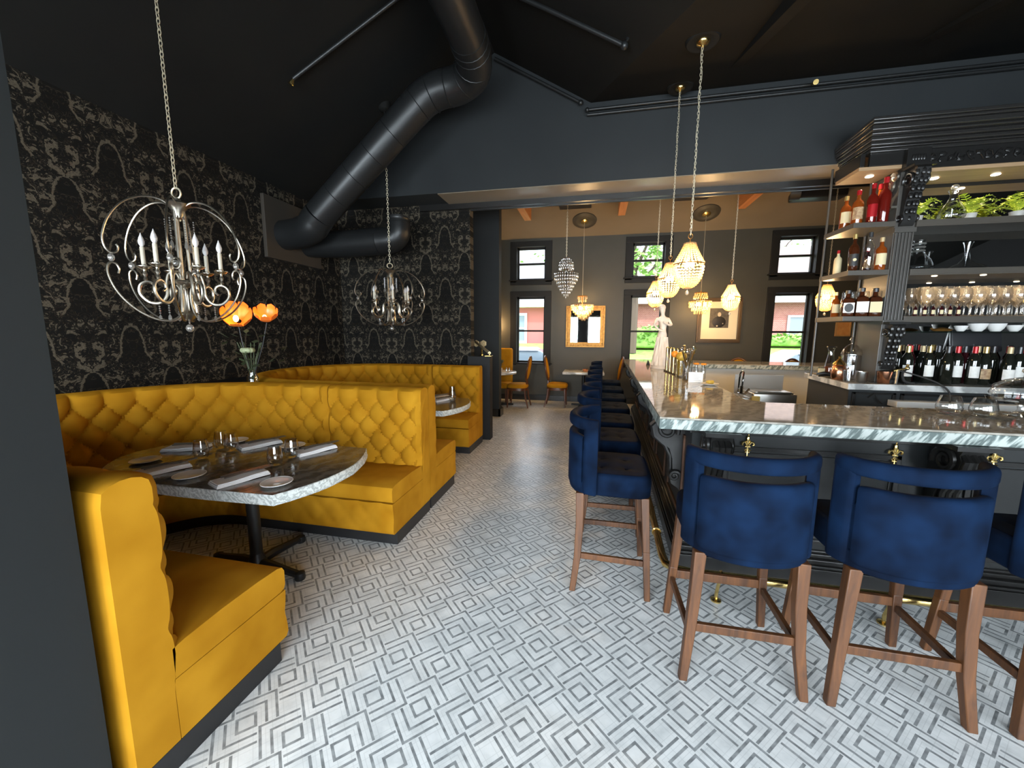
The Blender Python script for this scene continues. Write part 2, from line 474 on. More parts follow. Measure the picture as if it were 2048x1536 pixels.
M['lemon'] = mat('dried_citrus', (.62,.40,.06), .5, var=(.42,.25,.03), vscale=40)
M['terracotta'] = mat('white_glazed_pot', (.52,.50,.46), .35)
M['grass'] = mat('lawn', (.16,.30,.05), .9, var=(.30,.46,.10), vscale=5)
M['asphalt'] = mat('pale_asphalt', (.32,.33,.35), .9)
M['concrete'] = mat('pale_concrete', (.60,.60,.58), .9)
M['brick'] = brick_mat('red_brick', (.38,.11,.08), (.46,.16,.12), (.5,.42,.38), 5)
M['siding'] = mat('dusty_red_siding', (.50,.16,.14), .8)
M['white'] = mat('white_trim_paint', (.80,.80,.78), .5)
M['winglass'] = mat('far_window_glass', (.20,.25,.28), .1)
M['roof'] = mat('grey_shingles', (.22,.21,.21), .9)
M['carsilver'] = mat('silver_car_paint', (.52,.55,.60), .25, .3, coat=.5)
M['carblue'] = mat('pale_blue_car_paint', (.36,.44,.62), .25, .3, coat=.5)
M['bark'] = mat('bark', (.10,.07,.05), .9)
M['treeleaf'] = mat('spring_leaves', (.14,.30,.05), .7, var=(.30,.48,.12), vscale=3)
M['photo'] = mat('old_photograph_tone', (.05,.04,.03), .6, var=(.12,.10,.07), vscale=14)
M['photo_dark'] = mat('photograph_black', (.014,.012,.011), .6)
M['photo_skin'] = mat('photograph_pale', (.55,.45,.32), .6)

M['darkwall'] = mat('black_wall_paint', (.012,.012,.012), .7, spec=.05)
M['soffit'] = mat('lamplit_taupe_soffit', (.20,.165,.12), .32, spec=.5)  # header underside tone with lamp glow mixed into the colour
M['barpaint'] = mat('black_satin_bar_paint', (.010,.0115,.012), .42, spec=.4)

M['casing'] = mat('black_satin_casing', (.013,.0125,.011), .55, spec=.25)
M['palebrass'] = mat('pale_lacquered_brass', (.74,.62,.38), .38, .35)
M['stemware'] = crystal('warm_lit_stemware', (.97,.92,.84), .80, .30)
M['cutlery'] = mat('tarnished_steel', (.20,.19,.18), .35, .8)
# ================================================================== camera
cam_d = bpy.data.cameras.new('camera'); cam = bpy.data.objects.new('camera', cam_d); COL.objects.link(cam)
cam_d.sensor_fit = 'HORIZONTAL'; cam_d.sensor_width = 36; cam_d.lens = 775.0/2048*36; cam_d.clip_start = .05
def set_cam():
    yw, pt, rl = radians(-12.1), radians(7.6), radians(.3)
    f = Vector((sin(yw)*cos(pt), cos(yw)*cos(pt), -sin(pt)))
    rt = Vector((cos(yw), -sin(yw), 0)); up = rt.cross(f)
    r2 = rt*cos(rl)+up*sin(rl); u2 = up*cos(rl)-rt*sin(rl)
    cam.matrix_world = Matrix(((r2.x, u2.x, -f.x, 0), (r2.y, u2.y, -f.y, 0), (r2.z, u2.z, -f.z, 1.6), (0,0,0,1)))
set_cam(); SC.camera = cam

# ================================================================== setting
XL, XR, YF, YH, YB = -4.0, 7.2, -2.6, 5.15, 9.05
struct('floor', MB().box(XL-.2, XR+.2, YF-.2, YB+.3, -.1, 0), M['floor'])
def slab(pts, th=.08):
    n = len(pts); up = [(p[0], p[1], p[2]+th) for p in pts]
    return MB().add(pts+up, [tuple(range(n)), tuple(range(2*n-1, n-1, -1))]+[(i, (i+1) % n, n+(i+1) % n, n+i) for i in range(n)])
ZR = 5.043                                   # ridge of the cross gable at x = -1.35
vx = lambda y: -.15+.392*(YH-y)
struct('ceiling_left', slab([(XL-.15,YF,3.307), (XL-.15,YH,3.307), (-1.35,YH,ZR), (-1.35,YF,ZR)]), M['ceil'])
struct('ceiling_ridge', slab([(-1.35,YF,ZR), (-1.35,YH,ZR), (-.15,YH,4.34), (vx(YF),YF,4.34+.23*(YF-YH))]), M['ceil'])
struct('ceiling_bar', slab([(-.15,YH,4.34), (XR,YH,4.34), (XR,YF,4.34+.23*(YF-YH)), (vx(YF),YF,4.34+.23*(YF-YH))]), M['ceil'])
struct('ceiling_dining', slab([(XL,YB+.2,3.63), (XL,YH+.3,5.15), (XR,YH+.3,5.15), (XR,YB+.2,3.63)]), M['tan'])
struct('wall_left', MB().box(XL-.15, XL, YF, 5.62, 0, 3.5), M['damask_y'])
struct('wall_dining_left', MB().box(XL-.15, XL, 5.77, YB, 0, 5.1), M['charcoal'])
struct('wall_damask_end', MB().box(XL, -1.84, 5.62, 5.77, 0, 4.6), M['damask_x'])
struct('wall_header', MB().prism([(XL,3.44), (XL,3.5), (-1.35,5.11), (-.15,4.42), (XR,4.42), (XR,3.44)], YH, YH+.42, 'y'), M['navy'])
struct('wall_header_rear', MB().prism([(XL,4.3), (XL,5.2), (XR,5.2), (XR,4.4), (-.15,4.4), (-1.35,4.8)], YH+.43, YH+.47, 'y'), M['charcoal'])
struct('trim_1', MB().box(-2.6, XR, YH+.42, YH+.50, 3.36, 3.47).box(-2.6, XR, YH+.50, YH+.53, 3.345, 3.40), M['trimblack'])
struct('trim_5', MB().box(-2.14, XR, YH+.004, YH+.42, 3.430, 3.4395), M['soffit'])  # added lighter board: pendant glow painted on, ending where it fades
struct('wall_pier', MB().box(-2.06, -1.485, .50, .785, 0, 4.9), M['pier'])
struct('wall_right', MB().box(XR, XR+.15, YF, YB, 0, 5.2), M['darkwall'])
struct('wall_stair', MB().box(-2.29, -1.775, 7.1, 7.28, 0, 4.55), M['navy'])
struct('trim_2', MB().box(-2.3, -1.74, 7.05, 7.1, 0, .14).box(-1.775, -1.735, 7.05, 7.30, 0, .14), M['trimblack'])
struct('trim_3', MB().box(-2.32, -2.29, 7.08, 7.3, 0, 4.4), M['charcoal'])  # paler strip: the stair wall's lit left edge put into colour

# back wall with six window openings
WX = [-1.505, 1.055, 3.885]; WW = .33
def holed_wall(y0, y1, x0, x1, z0, z1, holes):
    xs = sorted({x0, x1, *[h[0] for h in holes], *[h[1] for h in holes]}); zs = sorted({z0, z1, *[h[2] for h in holes], *[h[3] for h in holes]})
    mb = MB()
    for a, b in zip(xs, xs[1:]):
        run = None
        for c, d in zip(zs, zs[1:]):
            mx_, mz = (a+b)/2, (c+d)/2
            hole = any(h[0] < mx_ < h[1] and h[2] < mz < h[3] for h in holes)
            if not hole: mb.box(a, b, y0, y1, c, d)
    return mb
holes = [(x-WW-.01, x+WW+.01, z0, z1) for x in WX for z0, z1 in ((2.80,3.53), (.89,2.42))]
struct('wall_back', holed_wall(YB, YB+.22, XL, XR, 0, 3.85, holes), M['charcoal'])
struct('baseboard_back', MB().box(XL, XR, YB-.025, YB, 0, .13), M['trimblack'])
wn = 0
for x in WX:
    for z0, z1, lower in ((2.80,3.53,False), (.89,2.42,True)):
        wn += 1
        w = thing('window_%d' % wn, None, None); tag(w, kind='structure')
        cs = MB(); y = YB
        cs.box(x-WW-.15, x-WW, y-.035, y, z0-.06, z1+.10).box(x+WW, x+WW+.15, y-.035, y, z0-.06, z1+.10)
        cs.box(x-WW-.15, x+WW+.15, y-.04, y, z1, z1+.12)
        if not lower: cs.box(x-WW-.15, x+WW+.15, y-.035, y, z0-.12, z0)
        o = cs.build('casing', M['casing'], w, smooth=False, bevel=.006); 
        sl = MB().box(x-WW-.18, x+WW+.18, y-.075, y+.12, z0-.03, z0).build('sill', M['casing'], w, smooth=False, bevel=.004)
        sa = MB(); yg = y+.12
        for a, b in ((x-WW-.005, x-WW+.035), (x+WW-.035, x+WW+.005)): sa.box(a, b, yg-.03, yg+.03, z0, z1)
        zm = (z0+z1)/2 if not lower else 1.635
        sa.box(x-WW, x+WW, yg-.03, yg+.03, z0, z0+.04).box(x-WW, x+WW, yg-.03, yg+.03, z1-.045, z1).box(x-WW, x+WW, yg-.035, yg+.03, zm-.02, zm+.02)
        sa.box(x-WW-.01, x-WW+.002, y, y+.22, z0, z1).box(x+WW-.002, x+WW+.01, y, y+.22, z0, z1)
        f = sa.build('sash', M['casing'], w, smooth=False)
        MB().box(x-WW+.035, x+WW-.035, yg-.004, yg, z0+.04, zm-.02).build('pane', M['pane'], f, smooth=False)
        MB().box(x-WW+.035, x+WW-.035, yg-.004, yg, zm+.02, z1-.045).build('pane', M['pane'], f, smooth=False)

# street front behind the photographer: three tall shop windows
FW = [(-3.3,-.9), (-.45,1.9), (2.4,5.4)]
struct('wall_front', holed_wall(YF-.2, YF, XL-.15, XR+.15, 0, 5.2, [(a, b, .45, 2.45) for a, b in FW]), M['darkwall'])
for a, b in FW:
    wn += 1
    w = thing('window_%d' % wn, None, None); tag(w, kind='structure')
    mb = MB()
    for u, v in ((a, a+.06), ((a+b)/2-.03, (a+b)/2+.03), (b-.06, b)): mb.box(u, v, YF-.13, YF-.06, .45, 2.45)
    mb.box(a, b, YF-.13, YF-.06, .45, .52).box(a, b, YF-.13, YF-.06, 2.38, 2.45)
    f = mb.build('sash', M['trimblack'], w, smooth=False)
    MB().box(a+.06, b-.06, YF-.1, YF-.095, .52, 2.38).build('pane', M['pane'], f, smooth=False)

# cedar tie beams of the dining room
for x in (-1.405, .40, 2.47):
    wn += 1
    struct('trim_%d' % (wn+10), MB().box(x-.065, x+.065, YH+.48, 8.0, 3.815, 4.12), M['beam'])
# black fins under the bar ceiling
for x in (1.27, 2.79):
    wn += 1
    zc = lambda y: 4.34+.23*(y-YH)
    pts = [(4.72, zc(4.72)+.01), (1.2, zc(1.2)+.01), (1.2, zc(1.2)-.16), (2.6, zc(2.6)-.16)]
    struct('trim_%d' % (wn+10), MB().prism(pts, x-.05, x+.05, 'x'), M['ceil'])

# ledge behind the booth backs, against the papered wall
def ledge():
    pts = [(XL, 2.55)]
    for k in range(0, 9):
        a = radians(178-88*k/8-2); pts.append((-2.8+1.165*cos(a), 1.97+1.165*sin(a)))
    for k in range(0, 9):
        a = radians(270-88*k/8-2+2); pts.append((-2.84+1.128*cos(a), 4.24+1.128*sin(a)))
    pts.append((XL, 3.75))
    P = []
    for p in pts:
        q = (max(p[0], XL), p[1])
        if q[0] > -2.95: continue
        P.append(q)
    return P
struct('trim_4', MB().prism(ledge(), 0, 1.07, 'z'), M['black'])

# low black wall at the stair head, with brass rail
struct('wall_stair_low', MB().box(-1.84, -1.50, 5.45, 5.60, 0, 1.245), M['black'])
hp = thing('stair_handrail', 'brass handrail sloping down behind the low black wall by the far booth', 'handrail', (-1.52,5.5,1.247))
MB().box(-.06, .04, -.05, .05, 0, .014).tube([(.0,.0,.012),(.0,0,.05)], .012).build('newel_cap', M['brass'], hp, bevel=.003)
MB().tube([(.0,0,.05),(-.34,.75,.11),(-.68,1.5,.17)], .022, 10).build('rail', M['palebrass'], hp)
MB().tube([(-.34,.75,-.03),(-.34,.75,.05),(-.34,.75,.11)], .012, 8).sph((-.34,.75,-.03), .025).build('bracket', M['brass'], hp)
for k, (x, lb) in enumerate(((-2.075, 'right hexagonal brass plate on the blue wall above the stair handrail'), (-2.215, 'left hexagonal brass plate on the blue wall above the stair handrail'))):
    mb = MB()
    hx = lambda r: [(x+r*cos(radians(60*i+30)), 1.385+r*sin(radians(60*i+30))) for i in range(6)]
    mb.prism(hx(.066), 7.06, 7.10, 'y')
    o = mb.build('brass_plate', M['palebrass'], None, smooth=False, bevel=.006); tag(o, lb, 'wall plate', 'hexagonal brass plates by the stair')
    pt = MB()
    for i in range(6):
        a = radians(60*i); pt.sph((x+.03*cos(a), 7.055, 1.385+.03*sin(a)), .014, 8, 5)
    pt.sph((x, 7.053, 1.385), .017, 8, 5)
    pt.build('rosette', M['palebrass'], o)

# ================================================================== daylight and lamps
W = bpy.data.worlds.new('sky'); SC.world = W; W.use_nodes = True
bg = W.node_tree.nodes['Background']
def sky():
    nt = W.node_tree; N = nt.nodes; L = nt.links
    tc = N.new('ShaderNodeTexCoord'); n = N.new('ShaderNodeTexNoise'); n.inputs['Scale'].default_value = 3; n.inputs['Detail'].default_value = 4
    L.new(tc.outputs['Generated'], n.inputs['Vector'])
    r = N.new('ShaderNodeValToRGB'); r.color_ramp.elements[0].position = .38; r.color_ramp.elements[1].position = .62
    r.color_ramp.elements[0].color = (.62,.78,1,1); r.color_ramp.elements[1].color = (1,1,1,1)
    L.new(n.outputs['Fac'], r.inputs[0]); L.new(r.outputs[0], bg.inputs[0]); bg.inputs[1].default_value = 5.2
sky()
def area(name, loc, rot, sx, sy, power, col):
    d = bpy.data.lights.new(name, 'AREA'); d.shape = 'RECTANGLE'; d.size = sx; d.size_y = sy; d.energy = power; d.color = col
    o = bpy.data.objects.new(name, d); COL.objects.link(o); o.location = loc; o.rotation_euler = rot
    return o
def point(name, loc, power, col, r=.03):
    d = bpy.data.lights.new(name, 'POINT'); d.energy = power; d.color = col; d.shadow_soft_size = r
    o = bpy.data.objects.new(name, d); COL.objects.link(o); o.location = loc
    return o
def spot(name, loc, rot, power, col, ang=100, r=.02):
    d = bpy.data.lights.new(name, 'SPOT'); d.energy = power; d.color = col; d.spot_size = radians(ang); d.spot_blend = .6; d.shadow_soft_size = r
    o = bpy.data.objects.new(name, d); COL.objects.link(o); o.location = loc; o.rotation_euler = rot
    return o
DAY = (.86,.95,1.0)
for (a, b), p in zip(FW, (430, 265, 270)):
    area('daylight_front', ((a+b)/2, YF-.15, 1.45), (radians(90), 0, 0), b-a, 2.0, p, DAY)
sun = bpy.data.lights.new('sun', 'SUN'); sun.energy = 3.2; sun.angle = .05; sun.color = (1,.97,.92)
so = bpy.data.objects.new('sun', sun); COL.objects.link(so); so.rotation_euler = (radians(48), 0, radians(35))
WARM = (1,.62,.27)
SC.view_settings.view_transform = 'Standard'; SC.view_settings.look = 'None'; SC.view_settings.exposure = .25; SC.view_settings.gamma = 1
SC.view_settings.use_curve_mapping = False
cy = SC.cycles
cy.max_bounces = 7; cy.diffuse_bounces = 3; cy.glossy_bounces = 4; cy.transparent_max_bounces = 24; cy.transmission_bounces = 4
cy.caustics_reflective = False; cy.caustics_refractive = False; cy.sample_clamp_indirect = 3; cy.sample_clamp_direct = 0
cy.use_denoising = True
try: cy.use_adaptive_sampling = True; cy.adaptive_threshold = .02
except Exception: pass
# ================================================================== booths
def booth(yc, R, xn, xf, xc, labels, group):
    l1 = xn-xc; la = pi*R; l2 = xf-xc; LT = l1+la+l2
    def P(L, d):
        if L < l1: return (xn-L, yc-(R+d))
        if L < l1+la:
            a = radians(270)-(L-l1)/R
            return (xc+(R+d)*cos(a), yc+(R+d)*sin(a))
        return (xc+(L-l1-la), yc+R+d)
    Wt, Hr, z1 = .19, .118, 1.02
    def sm(t): t = max(0, min(1, t)); return t*t*(3-2*t)
    cuts = [0, xn+2.3, LT-(xf+2.3), LT]
    out = []
    for si, (a0, a1) in enumerate(zip(cuts, cuts[1:])):
        a0 += .003; a1 -= .003
        lab = labels[si]
        t = thing('banquette', lab, 'banquette', (0,0,0), 0, group)
        n = max(6, int((a1-a0)/.0155)); zs = [.10,.30]+[.44+i*.0155 for i in range(42)]
        def inner(L, z):
            ed = sm(min(L-a0, a1-L)/.035)
            if z < .43: return -.005
            if z > z1:
                p = abs(sin(pi*L/Wt))**.45*.85+.15*0
                p = p*sm((1.16-z)/.10)*.9+.1
            else:
                q = (z1-z)/(2*Hr); A = L/Wt+q; B = L/Wt-q
                p = (abs(sin(pi*A))*abs(sin(pi*B)))**.24
                p *= 1-.85*math.exp(-((A-round(A))**2+(B-round(B))**2)/.018)
            top = sm((1.125-z)/.05)
            return -.006-.060*p*(.25+.75*ed)*(.35+.65*top)
        mb = MB()
        def loop(L):
            pts = [(inner(L, z), z) for z in zs]
            i0 = pts[-1][0]
            for k in range(1, 7):
                a = pi*k/7
                dm = (i0+.132)/2; rr = (.132-i0)/2
                pts.append((dm-rr*cos(a), 1.085+.045*sin(a)))
            pts += [(.132, 1.06), (.132, .6), (.132, .10)]
            return pts
        rows = [loop(a0+(a1-a0)*i/(n-1)) for i in range(n)]
        m = len(rows[0])
        vs = []; fs = []
        for i in range(n):
            L = a0+(a1-a0)*i/(n-1)
            for d, z in rows[i]:
                x, y = P(L, d); vs.append((x, y, z))
        for i in range(n-1):
            for j in range(m):
                k = (j+1) % m
                fs.append((i*m+j, (i+1)*m+j, (i+1)*m+k, i*m+k))
        fs.append(tuple(range(m))); fs.append(tuple((n-1)*m+j for j in range(m))[::-1])
        mb.add(vs, fs)
        for k in range(0, 5):
            z = z1-k*Hr
            j0 = int(a0/Wt)-1
            for j in range(j0, int(a1/Wt)+2):
                L = (j+k*.5)*Wt
                if a0+.04 < L < a1-.04:
                    x, y = P(L, -.012); mb.sph((x, y, z), .0125, 6, 4)
        mb.build('backrest', M['gold_velvet'], t)
        def sweep(prof, name, m_, step=.05, quilt=0):
            nn = max(2, int((a1-a0)/step)); mb = MB(); mm = len(prof); vs = []; fs = []
            for i in range(nn+1):
                L = a0+(a1-a0)*i/nn
                for d, z in prof:
                    if quilt and d < -.4 and z > .12 and z < .34:
                        q = (z-.23)/.22; A = L/Wt+q; B = L/Wt-q
                        d = d-quilt*((abs(sin(pi*A))*abs(sin(pi*B)))**.5)
                    x, y = P(L, d); vs.append((x, y, z))
            for i in range(nn):
                for j in range(mm):
                    k = (j+1) % mm
                    fs.append((i*mm+j, (i+1)*mm+j, (i+1)*mm+k, i*mm+k))
            fs.append(tuple(range(mm))); fs.append(tuple(nn*mm+j for j in range(mm))[::-1])
            return mb.add(vs, fs).build(name, m_, t)
        S = .525
        sweep([(-.012,.345), (-S+.03,.345), (-S+.008,.352), (-S,.37), (-S,.44), (-S+.012,.462), (-S+.04,.472), (-.38,.478), (-.2,.478), (-.055,.470), (-.012,.462)], 'seat_cushion', M['gold_velvet'])
        sweep([(-.008,.10), (-S+.02,.10)]+[(-S+.015,.10+.24*i/12) for i in range(13)]+[(-.008,.342)], 'seat_base', M['gold_velvet'], .02, .013)
        sweep([(.125,0), (-S+.055,0), (-S+.055,.098), (.125,.098)], 'plinth', M['plinth'])
        out.append(t)
    return out
booth(1.97, 1.01, -1.45, -1.415, -2.8, [
    'straight mustard velvet banquette wing nearest the camera, its end against the dark pier',
    'large curved tufted mustard velvet banquette against the wallpaper behind the nearer stone table',
    'straight tufted mustard velvet banquette wing at the right of the nearer stone table'], 'mustard banquette sections of the booths')
booth(4.24, .975, -1.42, -1.58, -2.84, [
    'mustard banquette wing back to back with the nearer booth, facing the far booth table',
    'curved tufted mustard velvet banquette of the far booth under the small chandelier',
    'straight tufted mustard banquette wing at the far booth, against the low black stair wall'], 'mustard banquette sections of the booths')

# ================================================================== booth tables
def arc3(a, b, bulge, n=10):
    # points from a to b bowed to the right-hand side by bulge
    (x0, y0), (x1, y1) = a, b; mx_, my_ = (x0+x1)/2, (y0+y1)/2; L = sqrt((x1-x0)**2+(y1-y0)**2); nx, ny = (y1-y0)/L, -(x1-x0)/L
    pts = []
    for i in range(n+1):
        t = i/n; k = 4*t*(1-t)*bulge
        pts.append((x0+(x1-x0)*t+nx*k, y0+(y1-y0)*t+ny*k))
    return pts
def booth_table(cx, cy, label, kx=0):
    t = thing('booth_table', label, 'table', (cx, cy, 0), 0, 'stone booth tables')
    o = arc3((.585,-.42), (.585,.42), .13, 12)+arc3((.585,.42), (-.60,.42), .015, 6)[1:]+arc3((-.60,.42), (-.60,-.42), .32, 14)[1:]+arc3((-.60,-.42), (.585,-.42), .015, 6)[1:-1]
    n = len(o)
    rnd = random.Random(3)
    sides = MB(); lv = [(.700,0), (.712,.006), (.728,.002), (.744,.007), (.757,.003), (.760,-.002)]
    vs = []
    for z, e in lv:
        for x, y in o:
            k = 1+(e+rnd.uniform(-.003,.003))/.6
            vs.append((x*k, y*k, z))
    fs = [(i*n+j, i*n+(j+1) % n, (i+1)*n+(j+1) % n, (i+1)*n+j) for i in range(len(lv)-1) for j in range(n)]
    fs.append(tuple(range(n))[::-1])
    sides.add(vs, fs)
    edge = sides.build('stone_edge', M['table_edge'], None)
    top = MB().prism([(x*.997, y*.997) for x, y in o], .752, .7605, 'z').build('tabletop', M['table_stone'], t, smooth=False)
    edge.parent = top
    MB().tube([(0,0,.03), (0,0,.69)], .038, 16).lathe([(.10,.688), (.10,.70)], 20).lathe([(.06,.05), (.045,.09), (.038,.12)], 16).build('pole', M['darkmetal'], t)
    b = MB()
    for k in range(4):
        a = radians(90*k+40-45); c, s_ = cos(a), sin(a)
        b.tube([(0,0,.045), (.12*c,.12*s_,.05), (.27*c,.27*s_,.036), (.36*c,.36*s_,.028)], [.034,.032,.026,.024], 8)
        b.lathe([(.030,0), (.034,.012), (.030,.045), (.012,.055)], 12, (.36*c,.36*s_,0))
    b.build('base', M['darkmetal'], t)
    return t
booth_table(-2.19, 2.025, 'grey stone topped table with rough edge in the nearer booth')
booth_table(-2.16, 4.245, 'grey stone topped table with rough edge in the far booth')

# ------------------------------------------------------------------ place settings
def lathe_thing(name, prof, m, label, cat, group, loc, n=24, open_=False):
    mb = MB(); (mb.lathe_open if open_ else mb.lathe)(prof, n)
    o = mb.build(name, m); o.location = loc
    return tag(o, label, cat, group)
PLATE = [(.0,.004), (.045,.004), (.052,.007), (.072,.012), (.078,.014), (.078,.017), (.070,.0155), (.054,.011), (.046,.008), (.0,.008)]
TUMBLER = [(r_*1.08, z_*1.3) for r_, z_ in [(.0,.004), (.022,.003), (.030,.006), (.038,.022), (.041,.042), (.039,.066), (.033,.098), (.0315,.098), (.037,.066), (.0385,.042), (.036,.024), (.028,.011), (.0,.010)]]
def plate_at(x, y, z, label, group='bread plates on the nearer booth table'):
    t = thing('bread_plate', label, 'plate', (x, y, z), 0, group)
    MB().lathe([(.0,.002), (.048,.002), (.056,.006), (.078,.012), (.080,.0145), (.0775,.0155), (.055,.0095), (.0,.0075)], 28).build('plate_body', M['china'], t)
    MB().torus((0,0,.0142), .0785, .0022, 32, 6).build('rim', M['white'], t)
    return t
def tumbler_at(x, y, z, label, group):
    o = MB().lathe(TUMBLER, 24).build('stemless_glass', M['wineglass']); o.location = (x, y, z)
    return tag(o, label, 'glass', group)
def napkin_at(x, y, z, rz, label, clabels, group='folded napkins on the nearer booth table'):
    mb = MB(); nu, nv = 14, 8
    def fn(i, j, w, l, z0):
        u = -w/2+w*i/(nu-1); v = -l/2+l*j/(nv-1)
        return (u, v, z0+.003*sin(9*u+3*v)+.002*sin(31*u))
    for k, (w, l, z0, z2) in enumerate(((.205,.098,.001,.010), (.200,.094,.011,.018), (.192,.090,.019,.024))):
        a = [fn(i, j, w, l, z0*1.0) for i in range(nu) for j in range(nv)]
        b = [fn(i, j, w, l, z2) for i in range(nu) for j in range(nv)]
        a = [(p[0], p[1], max(p[2], .0005)) for p in a]
        fs = []
        for i in range(nu-1):
            for j in range(nv-1):
                q = (i*nv+j, (i+1)*nv+j, (i+1)*nv+j+1, i*nv+j+1)
                fs.append(q[::-1]); fs.append(tuple(e+nu*nv for e in q))
        rim = [i*nv for i in range(nu)]+[(nu-1)*nv+j for j in range(1, nv)]+[i*nv+nv-1 for i in range(nu-2, -1, -1)]+[j for j in range(nv-2, 0, -1)]
        for p, q in zip(rim, rim[1:]+rim[:1]): fs.append((p, q, q+nu*nv, p+nu*nv))
        mb.add(a+b, fs)
    o = mb.build('folded_napkin', M['linen']); o.location = (x, y, z); o.rotation_euler = (0,0,rz)
    tag(o, label, 'napkin', group)
    c, s_ = cos(rz), sin(rz)
    for kind, off, lb in (('dinner_fork', -.016, clabels[0]), ('dinner_knife', .014, clabels[1])):
        f = MB()
        if kind == 'dinner_fork':
            f.tube([(-.085,0,.0),(-.02,0,.003),(.03,0,.002),(.045,0,.001)], [.004,.0028,.0026,.005], 6)
            f.rbox(.042,.062,-.009,.009,-.001,.002,.001,1)
            for q in (-.0075,-.0025,.0025,.0075): f.tube([(.06,q,.001),(.10,q,.004)], .0012, 5)
        else:
            f.tube([(-.09,0,.001),(-.03,0,.002),(.0,0,.002)], [.0052,.0048,.0035], 6)
            f.prism([(.0,-.005),(.085,-.006),(.10,.002),(.09,.007),(.0,.006)], .0005, .0025, 'z')
        k = f.build(kind, M['cutlery']); k.scale = (1.35,1.6,1.3); k.location = (x+.035*c-off*s_, y+.035*s_+off*c, z+.0365); k.rotation_euler = (0,0,rz)
        tag(k, lb, 'cutlery', 'forks and knives on the folded napkins')
    return o
TZ = .7607
NAPS = [(-2.53,1.752,63,'folded white napkin at the near left edge of the booth table, between two plates'),
        (-1.955,1.745,68,'folded white napkin at the near edge of the booth table, beside its front corner'),
        (-2.83,2.135,20,'folded white napkin at the far left of the booth table, beyond the tumblers'),
        (-2.40,2.325,62,'folded white napkin at the far edge of the booth table, in the middle'),
        (-1.915,2.30,66,'folded white napkin at the far right of the booth table')]
CN = ['near left', 'near right', 'far left', 'far middle', 'far right']
for (x, y, a, lb), c in zip(NAPS, CN):
    o = napkin_at(x, y, TZ, radians(a), lb, ('steel fork on the %s napkin of the nearer booth table' % c, 'steel knife on the %s napkin of the nearer booth table' % c))
    o.scale = (1.3,1.25,1)
for x, y, lb in ((-2.81,1.86,'white bread plate at the left end of the booth table'),
                 (-2.275,1.715,'white bread plate between the two near napkins on the booth table'),
                 (-1.70,1.735,'white bread plate at the front right corner of the booth table'),
                 (-2.14,2.355,'white bread plate beside the far right napkin on the booth table'),
                 (-2.66,2.37,'white bread plate on the far side of the booth table behind the tumblers')):
    plate_at(x, y, TZ, lb)
GL = 'stemless glasses on the nearer booth table'
for x, y, lb in ((-2.515,1.985,'stemless glass on the booth table nearest the left end'),
                 (-2.60,2.20,'stemless glass on the booth table second from the left, before the far left napkin'),
                 (-2.475,2.165,'stemless glass in the middle of the booth table, by the far middle napkin'),
                 (-1.945,1.985,'stemless glass on the booth table nearest the camera, behind the near right napkin'),
                 (-1.955,2.135,'stemless glass on the booth table beside the far right napkin')):
    tumbler_at(x, y, TZ, lb, GL)
g2 = 'folded napkins on the far booth table'
for x, y, a, lb, c in ((-1.83,4.43,62,'folded white napkin at the front of the far booth table','front'), (-1.93,4.08,66,'folded white napkin on the near side of the far booth table','near side'),
                    (-1.95,4.62,60,'folded white napkin at the back of the far booth table','back')):
    o = napkin_at(x, y, TZ, radians(a), lb, ('steel fork on the %s napkin of the far booth table' % c, 'steel knife on the %s napkin of the far booth table' % c), g2); o.scale = (1.3,1.25,1)
for x, y, lb in ((-1.70,4.44,'stemless glass at the front of the far booth table'), (-1.84,4.80,'stemless glass at the back of the far booth table')):
    tumbler_at(x, y, TZ, lb, 'stemless glasses on the far booth table')

# ================================================================== bar stools
def arcslab(a0, a1, z0, z1, th, rx, ry, cy_, r=.012, n=18, bul=0, dz=0):
    """upholstered slab bent round an ellipse about (0, cy_): a in degrees, 0 is straight back"""
    mb = MB(); prof = []
    hh, ht = (z1-z0)/2, th/2
    r = min(r, hh*.95, ht*.95)
    for cx, cz, b in ((ht-r, hh-r, 0), (-(ht-r), hh-r, 90), (-(ht-r), -(hh-r), 180), (ht-r, -(hh-r), 270)):
        for k in range(4):
            t = radians(b+30*k); prof.append((cx+r*cos(t), cz+r*sin(t)))
    m = len(prof); vs = []; fs = []
    for i in range(n+1):
        a = radians(a0+(a1-a0)*i/n); ex = 1
        e = min(i, n-i)/max(1, n*.06)
        k = 1 if e >= 1 else .72+.28*e
        nx, ny = sin(a), -cos(a)
        for pr, pz in prof:
            q = pr*k+(bul if pr > 0 else 0)
            vs.append((rx*sin(a)+nx*q, cy_-ry*cos(a)+ny*q, (z0+z1)/2+pz*(1 if e >= 1 else .97+.03*e)+dz*abs(sin(a))))
    for i in range(n):
        for j in range(m):
            k = (j+1) % m
            fs.append((i*m+j, i*m+k, (i+1)*m+k, (i+1)*m+j))
    fs.append(tuple(range(m))[::-1]); fs.append(tuple(n*m+j for j in range(m)))
    return mb.add(vs, fs)
